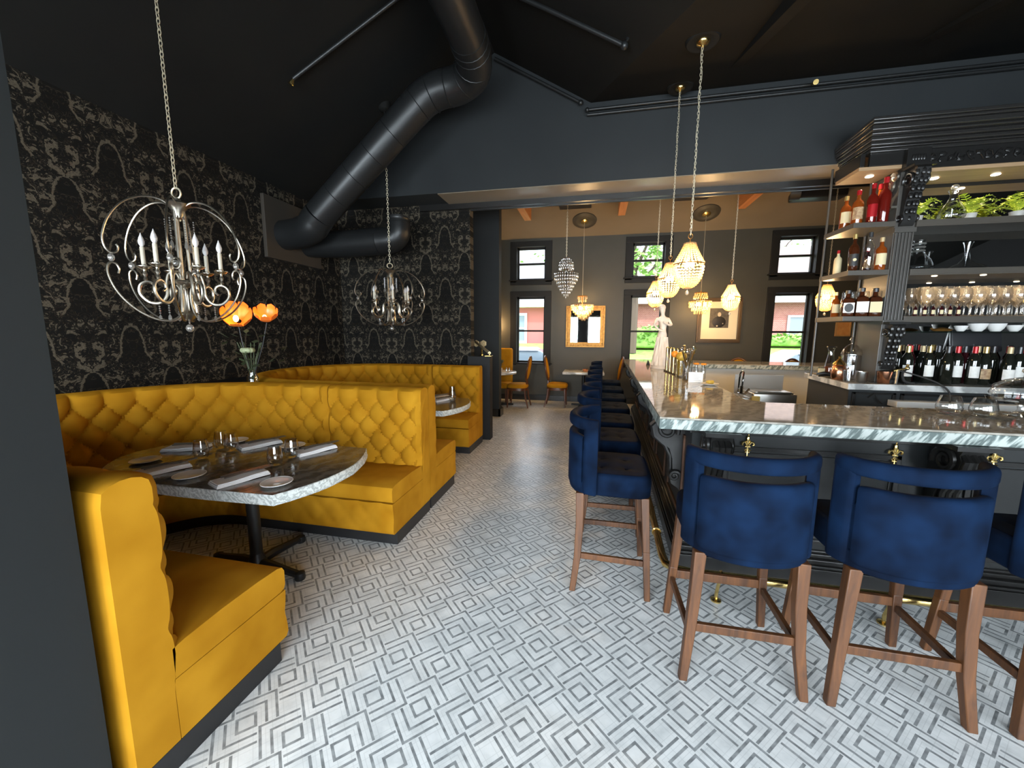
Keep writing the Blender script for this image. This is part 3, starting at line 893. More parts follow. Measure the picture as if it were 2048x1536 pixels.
def make_stool(loc, rz, label, group):
    t = thing('bar_stool', label, 'bar stool', loc, rz, group)
    # local: sits facing +y, backrest towards -y
    s = MB(); nx_, ny_ = 34, 30
    def out(t_):    # seat outline half width at depth t_ (0 back .. 1 front)
        return .232-.012*(1-t_)
    n = 40; ol = []
    for k in range(n):
        a = TAU*k/n; c, d = cos(a), sin(a)
        e = .30 if d > 0 else .62
        ol.append((.245*math.copysign(abs(c)**e, c), (.225 if d > 0 else .235)*math.copysign(abs(d)**e, d)))
    lv = [(.625,.95), (.635,.99), (.70,1.0), (.725,1.0), (.745,.985), (.757,.955), (.762,.90)]
    vs = [(x*k, y*k, z) for z, k in lv for x, y in ol]
    fs = [(i*n+j, i*n+(j+1) % n, (i+1)*n+(j+1) % n, (i+1)*n+j) for i in range(len(lv)-1) for j in range(n)]
    fs.append(tuple(range(n))[::-1]); b0 = (len(lv)-1)*n
    s.add(vs, fs)
    # tufted top: concentric rings sinking at four buttons
    rings = 9; tv = []
    btn = [(-.085,-.07), (.085,-.07), (-.085,.08), (.085,.08)]
    for i in range(rings):
        k = .90*(1-i/(rings))
        for x, y in ol:
            px, py = x*k, y*k; zz = .762+.008*(1-k)
            for bx, by in btn: zz -= .018*math.exp(-((px-bx)**2+(py-by)**2)/.0012)
            tv.append((px, py, zz))
    zz = .770; tv.append((0,0,zz))
    fs = [(i*n+j, i*n+(j+1) % n, (i+1)*n+(j+1) % n, (i+1)*n+j) for i in range(rings-1) for j in range(n)]
    fs += [((rings-1)*n+j, (rings-1)*n+(j+1) % n, rings*n) for j in range(n)]
    s.add(tv, fs)
    for bx, by in btn: s.sph((bx, by, .752), .010, 8, 5, (1,1,.5))
    s.build('seat', M['blue_velvet'], t)
    rx, ry, cy_ = .250, .175, -.085
    f = arcslab(-86, 86, 1.022, 1.095, .050, rx, ry, cy_, .022, 30)
    for sg in (-1, 1):
        a, b = sorted((sg*60, sg*86))
        q = arcslab(a, b, .628, 1.060, .046, rx, ry, cy_, .018, 8); f.add(q.v, q.f)
    f.build('back_frame', M['blue_velvet'], t)
    p = arcslab(-56.5, 56.5, .640, .985, .050, rx, ry, cy_, .020, 26)
    q = arcslab(-62, 62, .615, .70, .034, rx, ry, cy_, .014, 20); p.add(q.v, q.f)
    for sg in (-1, 1):
        q = arcslab(*sorted((sg*50, sg*66)), .66, .90, .016, rx-.004, ry-.004, cy_, .006, 6); p.add(q.v, q.f)
    p.build('back_panel', M['blue_velvet'], t)
    for sx in (-1, 1):
        MB().bar((sx*.205,.185,.63), (sx*.225,.205,.30), .046, .046, w2=.040, h2=.040, up=(0,1,0)).bar((sx*.225,.205,.302), (sx*.245,.222,.0), .040, .040, w2=.034, h2=.034, up=(0,1,0)).build('leg', M['walnut'], t, bevel=.004)
        mb = MB(); pts = [(sx*.205,-.195,.63), (sx*.212,-.192,.42), (sx*.225,-.200,.22), (sx*.248,-.225,.0)]
        ws = [.050,.046,.042,.036]
        vs = []; fs = []
        for (x, y, z), w in zip(pts, ws):
            vs += [(x-w/2,y-w/2,z), (x+w/2,y-w/2,z), (x+w/2,y+w/2,z), (x-w/2,y+w/2,z)]
        for i in range(3):
            for j in range(4): fs.append((i*4+j, (i+1)*4+j, (i+1)*4+(j+1) % 4, i*4+(j+1) % 4))
        fs += [(0,1,2,3), (15,14,13,12)]
        mb.add(vs, fs).build('leg', M['walnut'], t, bevel=.004)
        MB().bar((sx*.226,-.185,.225), (sx*.230,.19,.225), .022, .036).build('stretcher', M['walnut'], t, bevel=.003)
    MB().bar((-.215,-.198,.255), (.215,-.198,.255), .022, .040).build('stretcher', M['walnut'], t, bevel=.003)
    MB().bar((-.215,.208,.255), (.215,.208,.255), .024, .048).build('stretcher', M['walnut'], t, bevel=.003)
    return t
AX = 'blue velvet bar stools along the aisle'
ORD = ['nearest', 'second', 'third', 'fourth', 'fifth', 'sixth', 'farthest']
SY = [2.52, 3.27, 3.92, 4.62, 5.32, 6.10, 6.95]
FR = 'blue velvet bar stools in front of the bar'
st0 = make_stool((.695,1.975,0), 0, 'front row blue velvet bar stool closest to the bar corner', FR)
dup(st0, (1.300,1.975,0), radians(-1), 'blue velvet bar stool in front of the bar, second from the corner', FR)
dup(st0, (1.955,1.985,0), radians(1), 'blue velvet bar stool in front of the bar, cut by the right edge', FR)
for i, y in enumerate(SY):
    dup(st0, (.135+.014*i, y, 0), radians(-90+(1.5 if i % 2 else -1)), ('blue velvet bar stool nearest the bar corner in the row along the aisle' if i == 0 else '%s blue velvet bar stool in the aisle row, counted from the bar corner' % ORD[i]) if i < 6 else 'farthest blue velvet bar stool in the row along the aisle', AX)

# ================================================================== bar
E1 = (.415,2.565); E2 = (.585,8.30)            # outer edge of the long arm
dx = (E2[0]-E1[0])/(E2[1]-E1[1])
ox = lambda y, d=0: E1[0]+dx*(y-E1[1])+d
XB = 5.6
Wk = [(ox(2.565), 2.565), (XB, 2.565+.0*(XB)), (XB,3.36), (1.32,3.32), (1.20,3.42), (ox(7.36,.78),7.36), (XB,7.36), (XB,8.22), (ox(8.30),8.22)]
wt = thing('bar_worktop', 'polished grey green granite bar worktop with chiselled edge, bending round the corner', 'worktop')
MB().prism([(x, y) for x, y in Wk], 1.058, 1.0705, 'z').build('top_face', M['granite'], wt, smooth=False, bevel=.003)
MB().prism([(x, y) for x, y in Wk], .992, 1.0578, 'z').build('chiselled_edge', M['granite_edge'], wt, smooth=False, bevel=.006)
bb = thing('bar_island', 'black panelled bar front with carved scroll brackets and brass hooks', 'bar')
BX, BY = .66, 2.76
bxo = lambda y: BX+dx*(y-BY)
body = MB()
def offs(d): return [(bxo(BY-d)-d, BY-d), (XB, BY-d)], d
poly = [(bxo(BY), BY), (XB,BY), (XB,3.20), (1.28,3.20), (1.10,3.38), (bxo(7.5)+.42,7.46), (XB,7.46), (XB,8.0), (bxo(8.0),8.0)]
body.prism(poly, .10, .991, 'z'); body.build('carcass', M['barpaint'], bb, smooth=False)
def ring(d, z0, z1, mb):
    # moulding strip following the two seen faces, proud by d
    p = [(bxo(8.0)-d, 8.0), (bxo(BY)-d, BY-d), (XB, BY-d), (XB, BY+.004), (bxo(BY)+.004, BY+.004), (bxo(8.0)+.004, 8.0)]
    mb.prism(p, z0, z1, 'z')
mb = MB(); ring(.085, 0, .095, mb); mb.build('plinth', M['trimblack'], bb, smooth=False, bevel=.004)
mb = MB(); ring(.075, .095, .112, mb); ring(.055, .112, .135, mb); ring(.070, .135, .150, mb); ring(.04, .150, .175, mb); ring(.022, .175, .19, mb); mb.build('base_moulding', M['trimblack'], bb, smooth=False, bevel=.003)
mb = MB(); ring(.028, .955, .99, mb); ring(.016, .935, .955, mb); mb.build('top_moulding', M['trimblack'], bb, smooth=False, bevel=.003)
# framed panels
fr = MB()
def frame_y(x0, x1, z0, z1, y):
    w = .028
    for a in ((x0,x1,z0,z0+w), (x0,x1,z1-w,z1), (x0,x0+w,z0,z1), (x1-w,x1,z0,z1)): fr.box(a[0],a[1],y-.014,y+.002,a[2],a[3])
    fr.box(x0+w+.012, x0+w+.02, y-.007, y+.002, z0+w+.012, z1-w-.012).box(x1-w-.02, x1-w-.012, y-.007, y+.002, z0+w+.012, z1-w-.012)
    fr.box(x0+w+.012, x1-w-.012, y-.007, y+.002, z0+w+.012, z0+w+.02).box(x0+w+.012, x1-w-.012, y-.007, y+.002, z1-w-.02, z1-w-.012)
for x0, x1 in ((.86,1.86), (2.20,3.30), (3.64,4.80)): frame_y(x0, x1, .23, .86, BY)
fr.build('panel_frame', M['trimblack'], bb, smooth=False, bevel=.003)
fs_ = MB()
Ma = Matrix.Translation((bxo(BY),BY,0)) @ Matrix.Rotation(-math.atan(dx), 4, 'Z') @ Matrix.Rotation(radians(90), 4, 'Z')
for k in range(6):
    y0 = .20+k*.86; y1 = y0+.66; w = .03
    for a in ((y0,y1,.23,.23+w), (y0,y1,.86-w,.86), (y0,y0+w,.23,.86), (y1-w,y1,.23,.86)):
        fs_.box(a[0], a[1], -.002, .014, a[2], a[3], Ma)
fs_.build('side_panel_frame', M['walnut'], bb, smooth=False, bevel=.003)
def corbel(pos, rz, hgt=.62, w=.17, name='corbel'):
    c = MB(); MM = Matrix.Translation(pos) @ Matrix.Rotation(rz, 4, 'Z')
    # local: wall plane y=0, projects to -y, top at z=.98
    prof = [(0,.985), (-.20,.985), (-.215,.96), (-.20,.93), (-.215,.90), (-.20,.84), (-.15,.79), (-.10,.74), (-.075,.66), (-.070,.58), (-.085,.52), (-.075,.47), (-.03,.44), (0,.40)]
    c.prism([(p[0], p[1]) for p in prof], -w/2*.72, w/2*.72, 'x', MM)
    for sx in (-1, 1):
        x = sx*w*.40
        for (R0, cy0, cz0, tn) in ((.075,-.12,.885,1.6), (.042,-.055,.535,1.4)):
            pts = []
            for k in range(26):
                a = -.4+tn*TAU*k/25; rr = R0*(1-.72*k/25)
                pts.append((x, cy0+rr*cos(a), cz0+rr*sin(a)))
            c.tube(pts, [.019*(1-.5*k/25) for k in range(26)], 7, M=MM)
    for k in range(3):
        x = (k-1)*w*.2
        c.tube([(x,-.17,.955), (x,-.222,.90), (x,-.205,.83), (x,-.13,.765), (x,-.09,.68), (x,-.085,.58), (x,-.095,.52)], [.018,.024,.024,.02,.017,.014,.012], 8, M=MM)
    c.box(-w*.6, w*.6, -.235, 0, .965, .991, MM)
    return c.build(name, M['trimblack'], bb)
corbel((.785,BY,0), 0); corbel((2.06,BY,0), 0); corbel((3.48,BY,0), 0)
for y in (3.05, 4.5, 6.0, 7.5): corbel((bxo(y), y, 0), radians(-90)-math.atan(dx)*1, w=.13)
def fleur(pos, rz):
    h = MB(); MM = Matrix.Translation(pos) @ Matrix.Rotation(rz, 4, 'Z')
    h.sph((0,-.012,.055), .017, 10, 6, (.75,.5,2.0), MM)
    for sx in (-1, 1):
        h.tube([(sx*.004,-.012,.02), (sx*.018,-.013,.045), (sx*.032,-.014,.040), (sx*.036,-.014,.026), (sx*.028,-.014,.02)], [.006,.008,.008,.007,.005], 7, M=MM)
        h.tube([(sx*.002,-.012,.0), (sx*.014,-.013,-.014), (sx*.020,-.014,-.008)], [.005,.005,.004], 6, M=MM)
    h.rbox(-.016,.016,-.018,-.002,.006,.018,.003,2,MM).rbox(-.014,.014,-.016,-.002,-.03,-.02,.003,2,MM)
    h.tube([(0,-.01,.01),(0,-.012,-.05),(0,-.03,-.075),(0,-.05,-.07),(0,-.055,-.055)], [.007,.006,.005,.005,.006], 7, M=MM)
    h.sph((0,-.055,-.05), .009, 8, 5, M=MM); h.sph((0,-.012,.092), .006, 8, 5, M=MM)
    return h.build('brass_hook', M['brass'], bb)
for x in (1.00, 1.82, 2.31, 3.2): fleur((x, BY-.002, .85), 0)
for y in (3.5, 4.05, 5.0, 5.5): fleur((bxo(y)-.002, y, .85), radians(-90))
# brass foot rail
rl = thing('foot_rail', 'brass foot rail on brackets round the bottom of the bar', 'foot rail')
rx0 = lambda y: ox(y)+.045
MB().tube([(rx0(8.1),8.1,.2), (rx0(2.45),2.45,.2), (rx0(2.36)+.01,2.36,.2), (rx0(2.3)+.06,2.315,.2), (rx0(2.3)+.14,2.30,.2), (XB,2.30,.2)], .025, 12).build('rail', M['brass'], rl)
br = MB()
for x in (.76, 1.62, 2.5, 3.4, 4.4):
    MB().tube([(x,2.30,.2),(x,2.33,.14),(x,2.36,.05),(x,2.36,.012)], .010, 8).torus((x,2.30,.2), .027, .007, 14, 6, axis='x').lathe([(.03,0),(.03,.008),(.012,.014)], 12, (x,2.36,0)).build('bracket', M['brass'], rl)
for y in (2.75, 3.6, 4.5, 5.5, 6.5):
    x = rx0(y)
    MB().tube([(x,y,.2),(x+.03,y,.14),(x+.06,y,.05),(x+.06,y,.012)], .010, 8).torus((x,y,.2), .027, .007, 14, 6, axis='y').lathe([(.03,0),(.03,.008),(.012,.014)], 12, (x+.06,y,0)).build('bracket', M['brass'], rl)
# ================================================================== hanging lights
def chain(mb, z0, z1, link=.030, w=.0095, r=.0022):
    n = max(2, int(round((z1-z0)/(link*.78)))); st = (z1-z0)/n
    for i in range(n):
        zc = z0+st*(i+.5); pts = []
        for k in range(8):
            a = TAU*k/8; x = w*cos(a); z = zc+link*.52*sin(a)
            pts.append((x, 0, z) if i % 2 else (0, x, z))
        mb.tube(pts, r, 4, closed=True)
    return mb
def crv(pts, n=6):
    # Catmull-Rom through 2-D/3-D points
    out = []
    P = [Vector(p) for p in pts]
    for i in range(len(P)-1):
        a = P[max(0,i-1)]; b = P[i]; c = P[i+1]; d = P[min(len(P)-1,i+2)]
        for k in range(n):
            t = k/n
            out.append(.5*((2*b)+(c-a)*t+(2*a-5*b+4*c-d)*t*t+(3*b-3*c+d-a)*t**3))
    out.append(P[-1]); return out
def rad(pts, ang):
    c, s_ = cos(ang), sin(ang)
    return [(p[0]*c, p[0]*s_, p[1]) for p in pts]
def scroll_chandelier(loc, ztop, label, rot, wd=1, rod=0):
    t = thing('chandelier', label, 'chandelier', loc, rot, 'silver scroll chandeliers over the booths')
    up = crv([(.035,.25),(.02,.285),(.03,.315),(.10,.348),(.19,.338),(.28,.285),(.35,.195),(.385,.10),(.382,.04),(.358,.012),(.330,.020),(.322,.045),(.330,.058)])
    lo = crv([(.335,-.095),(.328,-.070),(.340,-.045),(.362,-.040),(.380,-.062),(.378,-.12),(.345,-.20),(.28,-.275),(.20,-.325),(.12,-.342),(.055,-.315),(.030,-.25),(.028,-.17),(.05,-.13)])
    for k in range(6):
        a = TAU*k/6
        sd = (-sin(a), cos(a), 0)
        MB().tube(rad(up, a), .0056, 6).build('upper_scroll', M['silver'], t)
        MB().tube(rad(lo, a), .0056, 6).build('lower_scroll', M['silver'], t)
        c, s_ = cos(a), sin(a)
        MB().sph((.358*c,.358*s_,-.014), .017, 8, 6, (1,1,1.25)).build('crystal_ball', M['crystal'], t)
        a2 = a+TAU/12; ap = crv([(.03,-.09),(.05,-.055),(.085,-.065),(.10,-.12),(.105,-.19),(.14,-.235),(.195,-.235),(.238,-.19),(.235,-.14),(.200,-.118),(.168,-.130),(.160,-.160),(.178,-.178)])
        arm = MB().tube(rad(ap, a2), [.0062+.004*sin(pi*i/(len(ap)-1)) for i in range(len(ap))], 7).build('candle_arm', M['silver'], t)
        c2, s2 = cos(a2), sin(a2); cx, cy2 = .205*c2, .205*s2
        MB().lathe([(.004,-.115),(.012,-.105),(.007,-.09),(.015,-.075),(.008,-.06),(.010,-.05),(.028,-.043),(.040,-.035),(.041,-.031),(.017,-.033),(.016,-.02)], 14, (cx,cy2,0)).build('bobeche', M['silver'], arm)
        MB().lathe([(.0,-.03),(.0125,-.03),(.0125,.075),(.0105,.078),(.0,.078)], 12, (cx,cy2,0)).build('candle_sleeve', M['candle'], arm)
        MB().lathe([(.0,.076),(.008,.078),(.0165,.095),(.0180,.108),(.013,.126),(.006,.142),(.0015,.155),(.0,.157)], 12, (cx,cy2,0)).build('candle_bulb', M['frost'], arm)
        dr = MB()
        for z_ in (-.245,-.258,-.271,-.284,-.297): dr.sph((.15*c2,.15*s2,z_), .0055, 6, 4)
        dr.lathe([(.0,-.345),(.010,-.335),(.008,-.318),(.0,-.303)], 8, (.15*c2,.15*s2,0)).build('crystal_drop', M['crystal'], arm)
        up_ = MB()
        for z_ in [.245-.014*i for i in range(9)]: up_.sph((.075*c2,.075*s2,z_), .005, 6, 4)
        up_.lathe([(.0,.07),(.012,.085),(.008,.11),(.0,.128)], 8, (.075*c2,.075*s2,0)).build('crystal_drop', M['crystal'], arm)
    col = MB()
    for k in range(3):
        a = TAU*k/3+.5
        col.tube(rad(crv([(.028,.30),(.030,.12),(.032,0),(.036,-.14),(.048,-.29)], 4), a), .0095, 6)
    col.lathe([(.0,.375),(.018,.372),(.022,.355),(.070,.348),(.074,.340),(.055,.325),(.035,.30),(.028,.26),(.0,.255)], 20)
    col.lathe([(.0,-.10),(.055,-.10),(.060,-.112),(.052,-.125),(.03,-.14),(.0,-.145)], 20)
    col.lathe([(.0,-.345),(.03,-.33),(.05,-.30),(.02,-.28),(.0,-.28)], 16)
    col.build('column', M['silver'], t)
    rg = MB().torus((.0,-.06,-.005), .030, .0065, 20, 6, axis='y'); rg.build('centre_ring', M['silver'], t)
    MB().sph((0,-.06,-.005), .018, 8, 6).build('crystal_ball', M['crystal'], t)
    MB().tube([(0,0,-.345),(0,0,-.36)], .004, 6).sph((0,0,-.385), .024, 12, 8).build('crystal_ball', M['crystal'], t)
    ch = MB().torus((0,0,.402), .030, .0055, 20, 6, axis='y')
    chain(ch, .43, ztop-loc[2]-.06, .036, .010, .0026)
    ch.build('chain', M['chain'], t)
    if rod: MB().tube([(0,0,ztop-loc[2]-.07),(0,0,ztop-loc[2]+rod)], .008, 8).build('drop_rod', M['ceil'], t); ztop += rod
    MB().lathe([(.0,ztop-loc[2]-.06),(.014,ztop-loc[2]-.06),(.05,ztop-loc[2]-.045),(.066,ztop-loc[2]-.02),(.068,ztop-loc[2]+.05),(.0,ztop-loc[2]+.05)], 24).build('canopy', M['ceil' if rod else 'silver'], t)
    t.scale = (wd, wd, 1)
    return t
ROOF = lambda x: 3.4+.62*(x+4)
scroll_chandelier((-2.445,1.94,2.00), ROOF(-2.445), 'silver scroll chandelier with candle bulbs over the nearer booth', radians(12), .88)
scroll_chandelier((-2.58,4.62,2.025), 4.0, 'smaller looking silver scroll chandelier over the far booth', radians(35), 1.10, ROOF(-2.58)-4.0)

BULB = emis('warm_filament', (1,.72,.38), 90)
def bead_pendant(loc, ztop, label, first=None, medallion=True):
    t = thing('bead_pendant', label, 'pendant lamp', loc, 0, 'beaded pendants over the bar')
    b = MB()
    for k in range(24):
        a = TAU*k/24
        for i in range(10):
            u = i/9; r = .056+(.148-.056)*u**1.25; z = .175-.165*u
            b.sph((r*cos(a), r*sin(a), z), .0105, 6, 4)
    for k in range(24):
        a = TAU*(k+.5)/24
        for i in range(11):
            th = (pi/2)*(i+.6)/11.5; r = .150*cos(th)**.85; z = -.012-.195*sin(th)
            b.sph((r*cos(a), r*sin(a), z), .0102, 6, 4)
    b.build('bead_shade', M['bead'], t)
    MB().torus((0,0,0), .152, .006, 32, 6).torus((0,0,.178), .056, .005, 20, 6).torus((0,0,-.202), .035, .005, 16, 6).tube([(-.05,0,.178),(.05,0,.178)], .004, 6).tube([(0,0,.178),(0,0,.22)], .005, 6).torus((0,0,.243), .022, .0035, 16, 6, axis='y').build('frame', M['gilt'], t)
    MB().tube([(0,0,-.205),(0,0,-.232)], .003, 5).sph((0,0,-.252), .020, 10, 7).build('drop_ball', M['crystal'], t)
    bl = MB()
    for k in range(3):
        a = TAU*k/3; bl.sph((.04*cos(a), .04*sin(a), .0), .020, 10, 7, (1,1,1.7))
    bl.build('bulb', BULB, t)
    h = ztop-loc[2]
    c = MB(); chain(c, .262, h-.06, .032, .0095, .0028)
    c.tube([(.012*sin(i*1.3), .012*cos(i*1.1), .25+(h-.31)*i/24) for i in range(25)], .0026, 5)
    c.build('chain', M['chain'], t)
    MB().lathe([(.0,h-.062),(.012,h-.06),(.020,h-.05),(.055,h-.04),(.066,h-.025),(.066,h+.03),(.0,h+.03)], 24).build('canopy', M['brass'], t)
    t.scale = (.83,.83,1)
    if medallion:
        MB().lathe([(.0,h-.02),(.10,h-.022),(.115,h-.03),(.15,h-.028),(.165,h-.012),(.168,h+.03),(.0,h+.03)], 30).build('ceiling_rose', M['ceil'], t)
    return t
zbar = lambda y: 4.34+.23*(y-YH)
zdin = lambda y: 3.71+.4*(YB-y)
PEND = [((.795,3.85,2.215), zbar(3.85), 'beaded pendant nearest the camera over the bar corner, lowest and largest looking'),
        ((.815,4.93,2.225), zbar(4.93), 'beaded pendant in the middle of the three glowing close together over the bar'),
        ((.87,6.4,2.205), zdin(6.4), 'beaded pendant farthest back of the three glowing close together over the bar'),
        ((1.99,6.6,2.15), zdin(6.6), 'single beaded pendant hanging before the framed portrait'),
        ((3.36,6.8,2.15), zdin(6.8), 'beaded pendant glowing behind the left end of the bottle shelves')]
for (l, zt, lb) in PEND:
    bead_pendant(l, zt, lb)
    point('pendant_glow', (l[0], l[1], l[2]-.02), 54, WARM, .05)

def drops(mb, R, z, n, ln=.045, r=.0085, off=0):
    for k in range(n):
        a = TAU*(k+off)/n; x, y = R*cos(a), R*sin(a)
        mb.sph((x, y, z), r*.8, 6, 4)
        mb.lathe([(.0,z-ln-.006), (r,z-ln*.72), (r*.9,z-ln*.45), (r*.35,z-.012), (.0,z-.006)], 7, (x, y, 0))
def tier_crystal(loc, ztop, label):
    t = thing('crystal_chandelier', label, 'chandelier', loc, 0)
    b = MB(); b0 = MB()
    for R, z, n in ((.055,.33,10), (.085,.31,14), (.115,.265,18), (.125,.22,20)): drops(b0, R, z, n, .085, .0105)
    for R, z, n in ((.205,.075,30), (.195,.02,28), (.165,-.035,24), (.135,-.09,20), (.105,-.145,16), (.072,-.195,12), (.04,-.24,7), (.0,-.275,1)): drops(b, R, z, n, .075, .0115, .5 if n % 4 else 0)
    b.build('lower_crystals', M['crystal'], t); b0.build('upper_crystals', M['crystal'], t)
    MB().torus((0,0,.335), .06, .005).torus((0,0,.235), .122, .005, 24).torus((0,0,.08), .205, .006, 32).torus((0,0,-.09), .13, .004, 24).tube([(0,0,.36),(0,0,-.2)], .012, 8).lathe([(.03,.12),(.05,.14),(.03,.17)], 12).build('frame', M['chrome'], t)
    h = ztop-loc[2]
    chain(MB(), .36, h-.05, .034, .0095, .003).build('chain', M['chain'], t)
    MB().lathe([(.0,h-.05),(.05,h-.04),(.06,h-.01),(.06,h+.04),(.0,h+.04)], 20).build('canopy', M['silver'], t)
    return t
tier_crystal((-.545,7.0,2.54), zdin(7.0), 'unlit tiered crystal chandelier hanging in the dining room before the gilt mirror wall')
def bowl_crystal(loc, ztop, label, R0, tiers, crown):
    t = thing('crystal_chandelier', label, 'chandelier', loc, 0, 'lit crystal bowl chandeliers on the dining room wall side')
    b = MB()
    for R, z, n in tiers: drops(b, R*R0, z, n, .06, .012)
    b0 = MB()
    for R, z, n in crown: drops(b0, R*R0, z, n, .05, .011)
    b.build('crystal_bowl', M['bead'], t); b0.build('crystal_crown', M['bead'], t)
    fr = MB()
    for R, z, n in tiers[:1]+crown[:1]: fr.torus((0,0,z+.008), R*R0, .008, 28)
    fr.tube([(0,0,.24),(0,0,-.1)], .012, 8).build('frame', M['gilt'], t)
    bl = MB()
    for k in range(3):
        a = TAU*k/3; bl.sph((.09*cos(a), .09*sin(a), -.02), .024, 8, 6, (1,1,1.5))
    bl.build('bulb', BULB, t)
    h = ztop-loc[2]
    MB().tube([(0,0,.24),(0,0,h-.05)], .0042, 5).build('chain', M['chain'], t)
    T_ = Matrix.Translation((0,0,h)) @ Matrix.Rotation(-math.atan(.4), 4, 'X')
    MB().lathe([(.0,-.055),(.03,-.052),(.075,-.04),(.08,-.025),(.08,.0),(.0,.0)], 24, M=T_).build('canopy', M['brass'], t)
    MB().lathe([(.0,-.026),(.12,-.027),(.14,-.036),(.19,-.034),(.22,-.022),(.245,-.016),(.25,.0),(.0,.0)], 36, M=T_).build('ceiling_rose', mat('dark_bronze_rose', (.05,.045,.035), .45), t)
    point('chandelier_glow', (loc[0], loc[1]-.02, loc[2]-.04), 34, WARM, .08)
    return t
bowl_crystal((-.31,8.55,2.15), zdin(8.55), 'lit crystal bowl chandelier hanging in front of the gilt mirror', .235, [(1,.03,32),(.95,-.02,30),(.78,-.07,26),(.6,-.12,20),(.4,-.17,14),(.18,-.21,7)], [(.42,.21,14),(.34,.15,10)])
bowl_crystal((2.02,8.52,2.20), zdin(8.52), 'lit crystal basket chandelier left of the framed portrait', .205, [(1,.03,26),(.98,-.03,26),(.74,-.10,20),(.5,-.16,14)], [(.55,.19,16),(.62,.13,18)])

# ================================================================== ducts, pipes, vents
def ringed(mb, pts, r, step=.14):
    for a, b in zip(pts, pts[1:]):
        a = Vector(a); b = Vector(b); L = (b-a).length; t = (b-a)/L
        n = int(L/step)
        for i in range(1, n):
            p = a+t*(L*i/n); mb.tube([p-t*.004, p, p+t*.004], [r, r*1.025, r], 20, cap=False)
dt = thing('ceiling_duct', 'black round spiral duct bending down from the ridge to the papered wall', 'air duct', (0,0,0))
p1 = [(-1.20,-2.4,4.30), (-1.26,3.80,4.33)]
MB().tube([p1[0], p1[1]], .175, 20).build('ridge_run', M['duct'], dt)
el = crv([(-1.26,3.80,4.33),(-1.28,4.08,4.325),(-1.36,4.28,4.295),(-1.54,4.37,4.26),(-1.78,4.38,4.235),(-1.95,4.38,4.17),(-2.10,4.38,4.06)], 4)
mb = MB().tube(el, .180, 20); ringed(mb, [tuple(el[k]) for k in (0,4,8,12,16,20,24)], .182, .09); mb.build('elbow', M['duct'], dt)
run = [(-2.10,4.38,4.06), (-3.36,4.38,3.01)]
mb = MB().tube(run, .178, 24); ringed(mb, run, .179, .28); mb.build('sloping_run', M['duct'], dt)
e2 = crv([(-3.36,4.38,3.01),(-3.44,4.39,2.94),(-3.52,4.40,2.87),(-3.72,4.44,2.83),(-3.945,4.46,2.82)], 4)
MB().tube(e2, .182, 20).build('elbow', M['duct'], dt)
d2 = thing('branch_duct', 'short black duct elbow turning up from the wall board below the sloping duct', 'air duct', (0,0,0))
pts = crv([(-3.945,4.87,2.80),(-3.45,4.89,2.78),(-2.87,4.91,2.80)], 5)
MB().tube([tuple(p) for p in pts], .175, 22).build('level_run', M['duct'], d2)
pts = crv([(-2.87,4.91,2.80),(-2.70,4.92,2.82),(-2.61,4.92,2.90),(-2.605,4.92,3.04)], 5)
mb = MB().tube(pts, [.176-.03*i/15 for i in range(16)], 22); ringed(mb, [(-2.605,4.92,2.93),(-2.605,4.92,3.06)], .148, .04); mb.build('elbow', M['duct'], d2)
MB().lathe_open([(.14,.0),(.155,.02),(.155,.035),(.14,.03)], 22, (-2.605,4.92,3.04)).tube([(-2.605,4.92,3.03),(-2.605,4.92,3.10)], .135, 20).build('collar', M['duct'], d2)
tag(MB().box(XL+.003, XL+.05, 4.16, 5.12, 2.50, 3.24).build('duct_board', mat('dark_stained_board', (.040,.032,.024), .6), None, smooth=False, bevel=.004), 'dark wooden board on the papered wall where the ducts enter', 'board')

def pipe_thing(label, segs, r, name='sprinkler_pipe', joints=(), head=None):
    t = thing(name, label, 'pipe', (0,0,0), 0, 'black ceiling pipes')
    mb = MB()
    for s_ in segs: mb.tube(s_, r, 10)
    mb.build('pipe', M['duct'], t)
    if joints:
        j = MB()
        for p in joints: j.sph(p, r*1.7, 10, 7)
        j.build('joint', M['duct'], t)
    if head:
        j = MB(); a, b = Vector(head[0]), Vector(head[1]); d = (b-a)
        j.tube([a, a+d*.5], .012, 8).tube([a+d*.5, b], .02, 8).tube([b, b+d.normalized()*.008], .026, 10)
        j.build('sprinkler_head', M['brass'], t)
    return t
zr = lambda x: ZR-.586*(x+1.35)
pipe_thing('pair of black pipes along the top of the blue header wall over the bar', [[(-.19,5.09,4.235),(XR-.05,5.09,4.235)], [(-.19,5.10,4.185),(XR-.05,5.10,4.185)]], .016, joints=[(-.19,5.09,4.235)], head=((2.15,5.06,4.225),(2.15,4.98,4.20)))
pipe_thing('black pipe climbing the gable beside the big duct', [[(-.25,5.085,4.31),(-1.33,5.085,4.935)]], .018, joints=[(-.27,5.085,4.32)])
pipe_thing('black sprinkler pipe under the right slope of the ridge ceiling', [[(-.95,3.92,4.74),(-.53,3.90,4.50),(.16,3.87,4.09),(.19,3.87,4.15)]], .020, joints=[(.16,3.87,4.09)], head=((.19,3.87,4.14),(.20,3.86,4.20)))
pipe_thing('black sprinkler pipe under the left slope of the ridge ceiling', [[(-1.6,3.75,4.84),(-2.93,3.55,4.01)]], .018, head=((-2.93,3.55,4.0),(-2.95,3.54,3.96)))

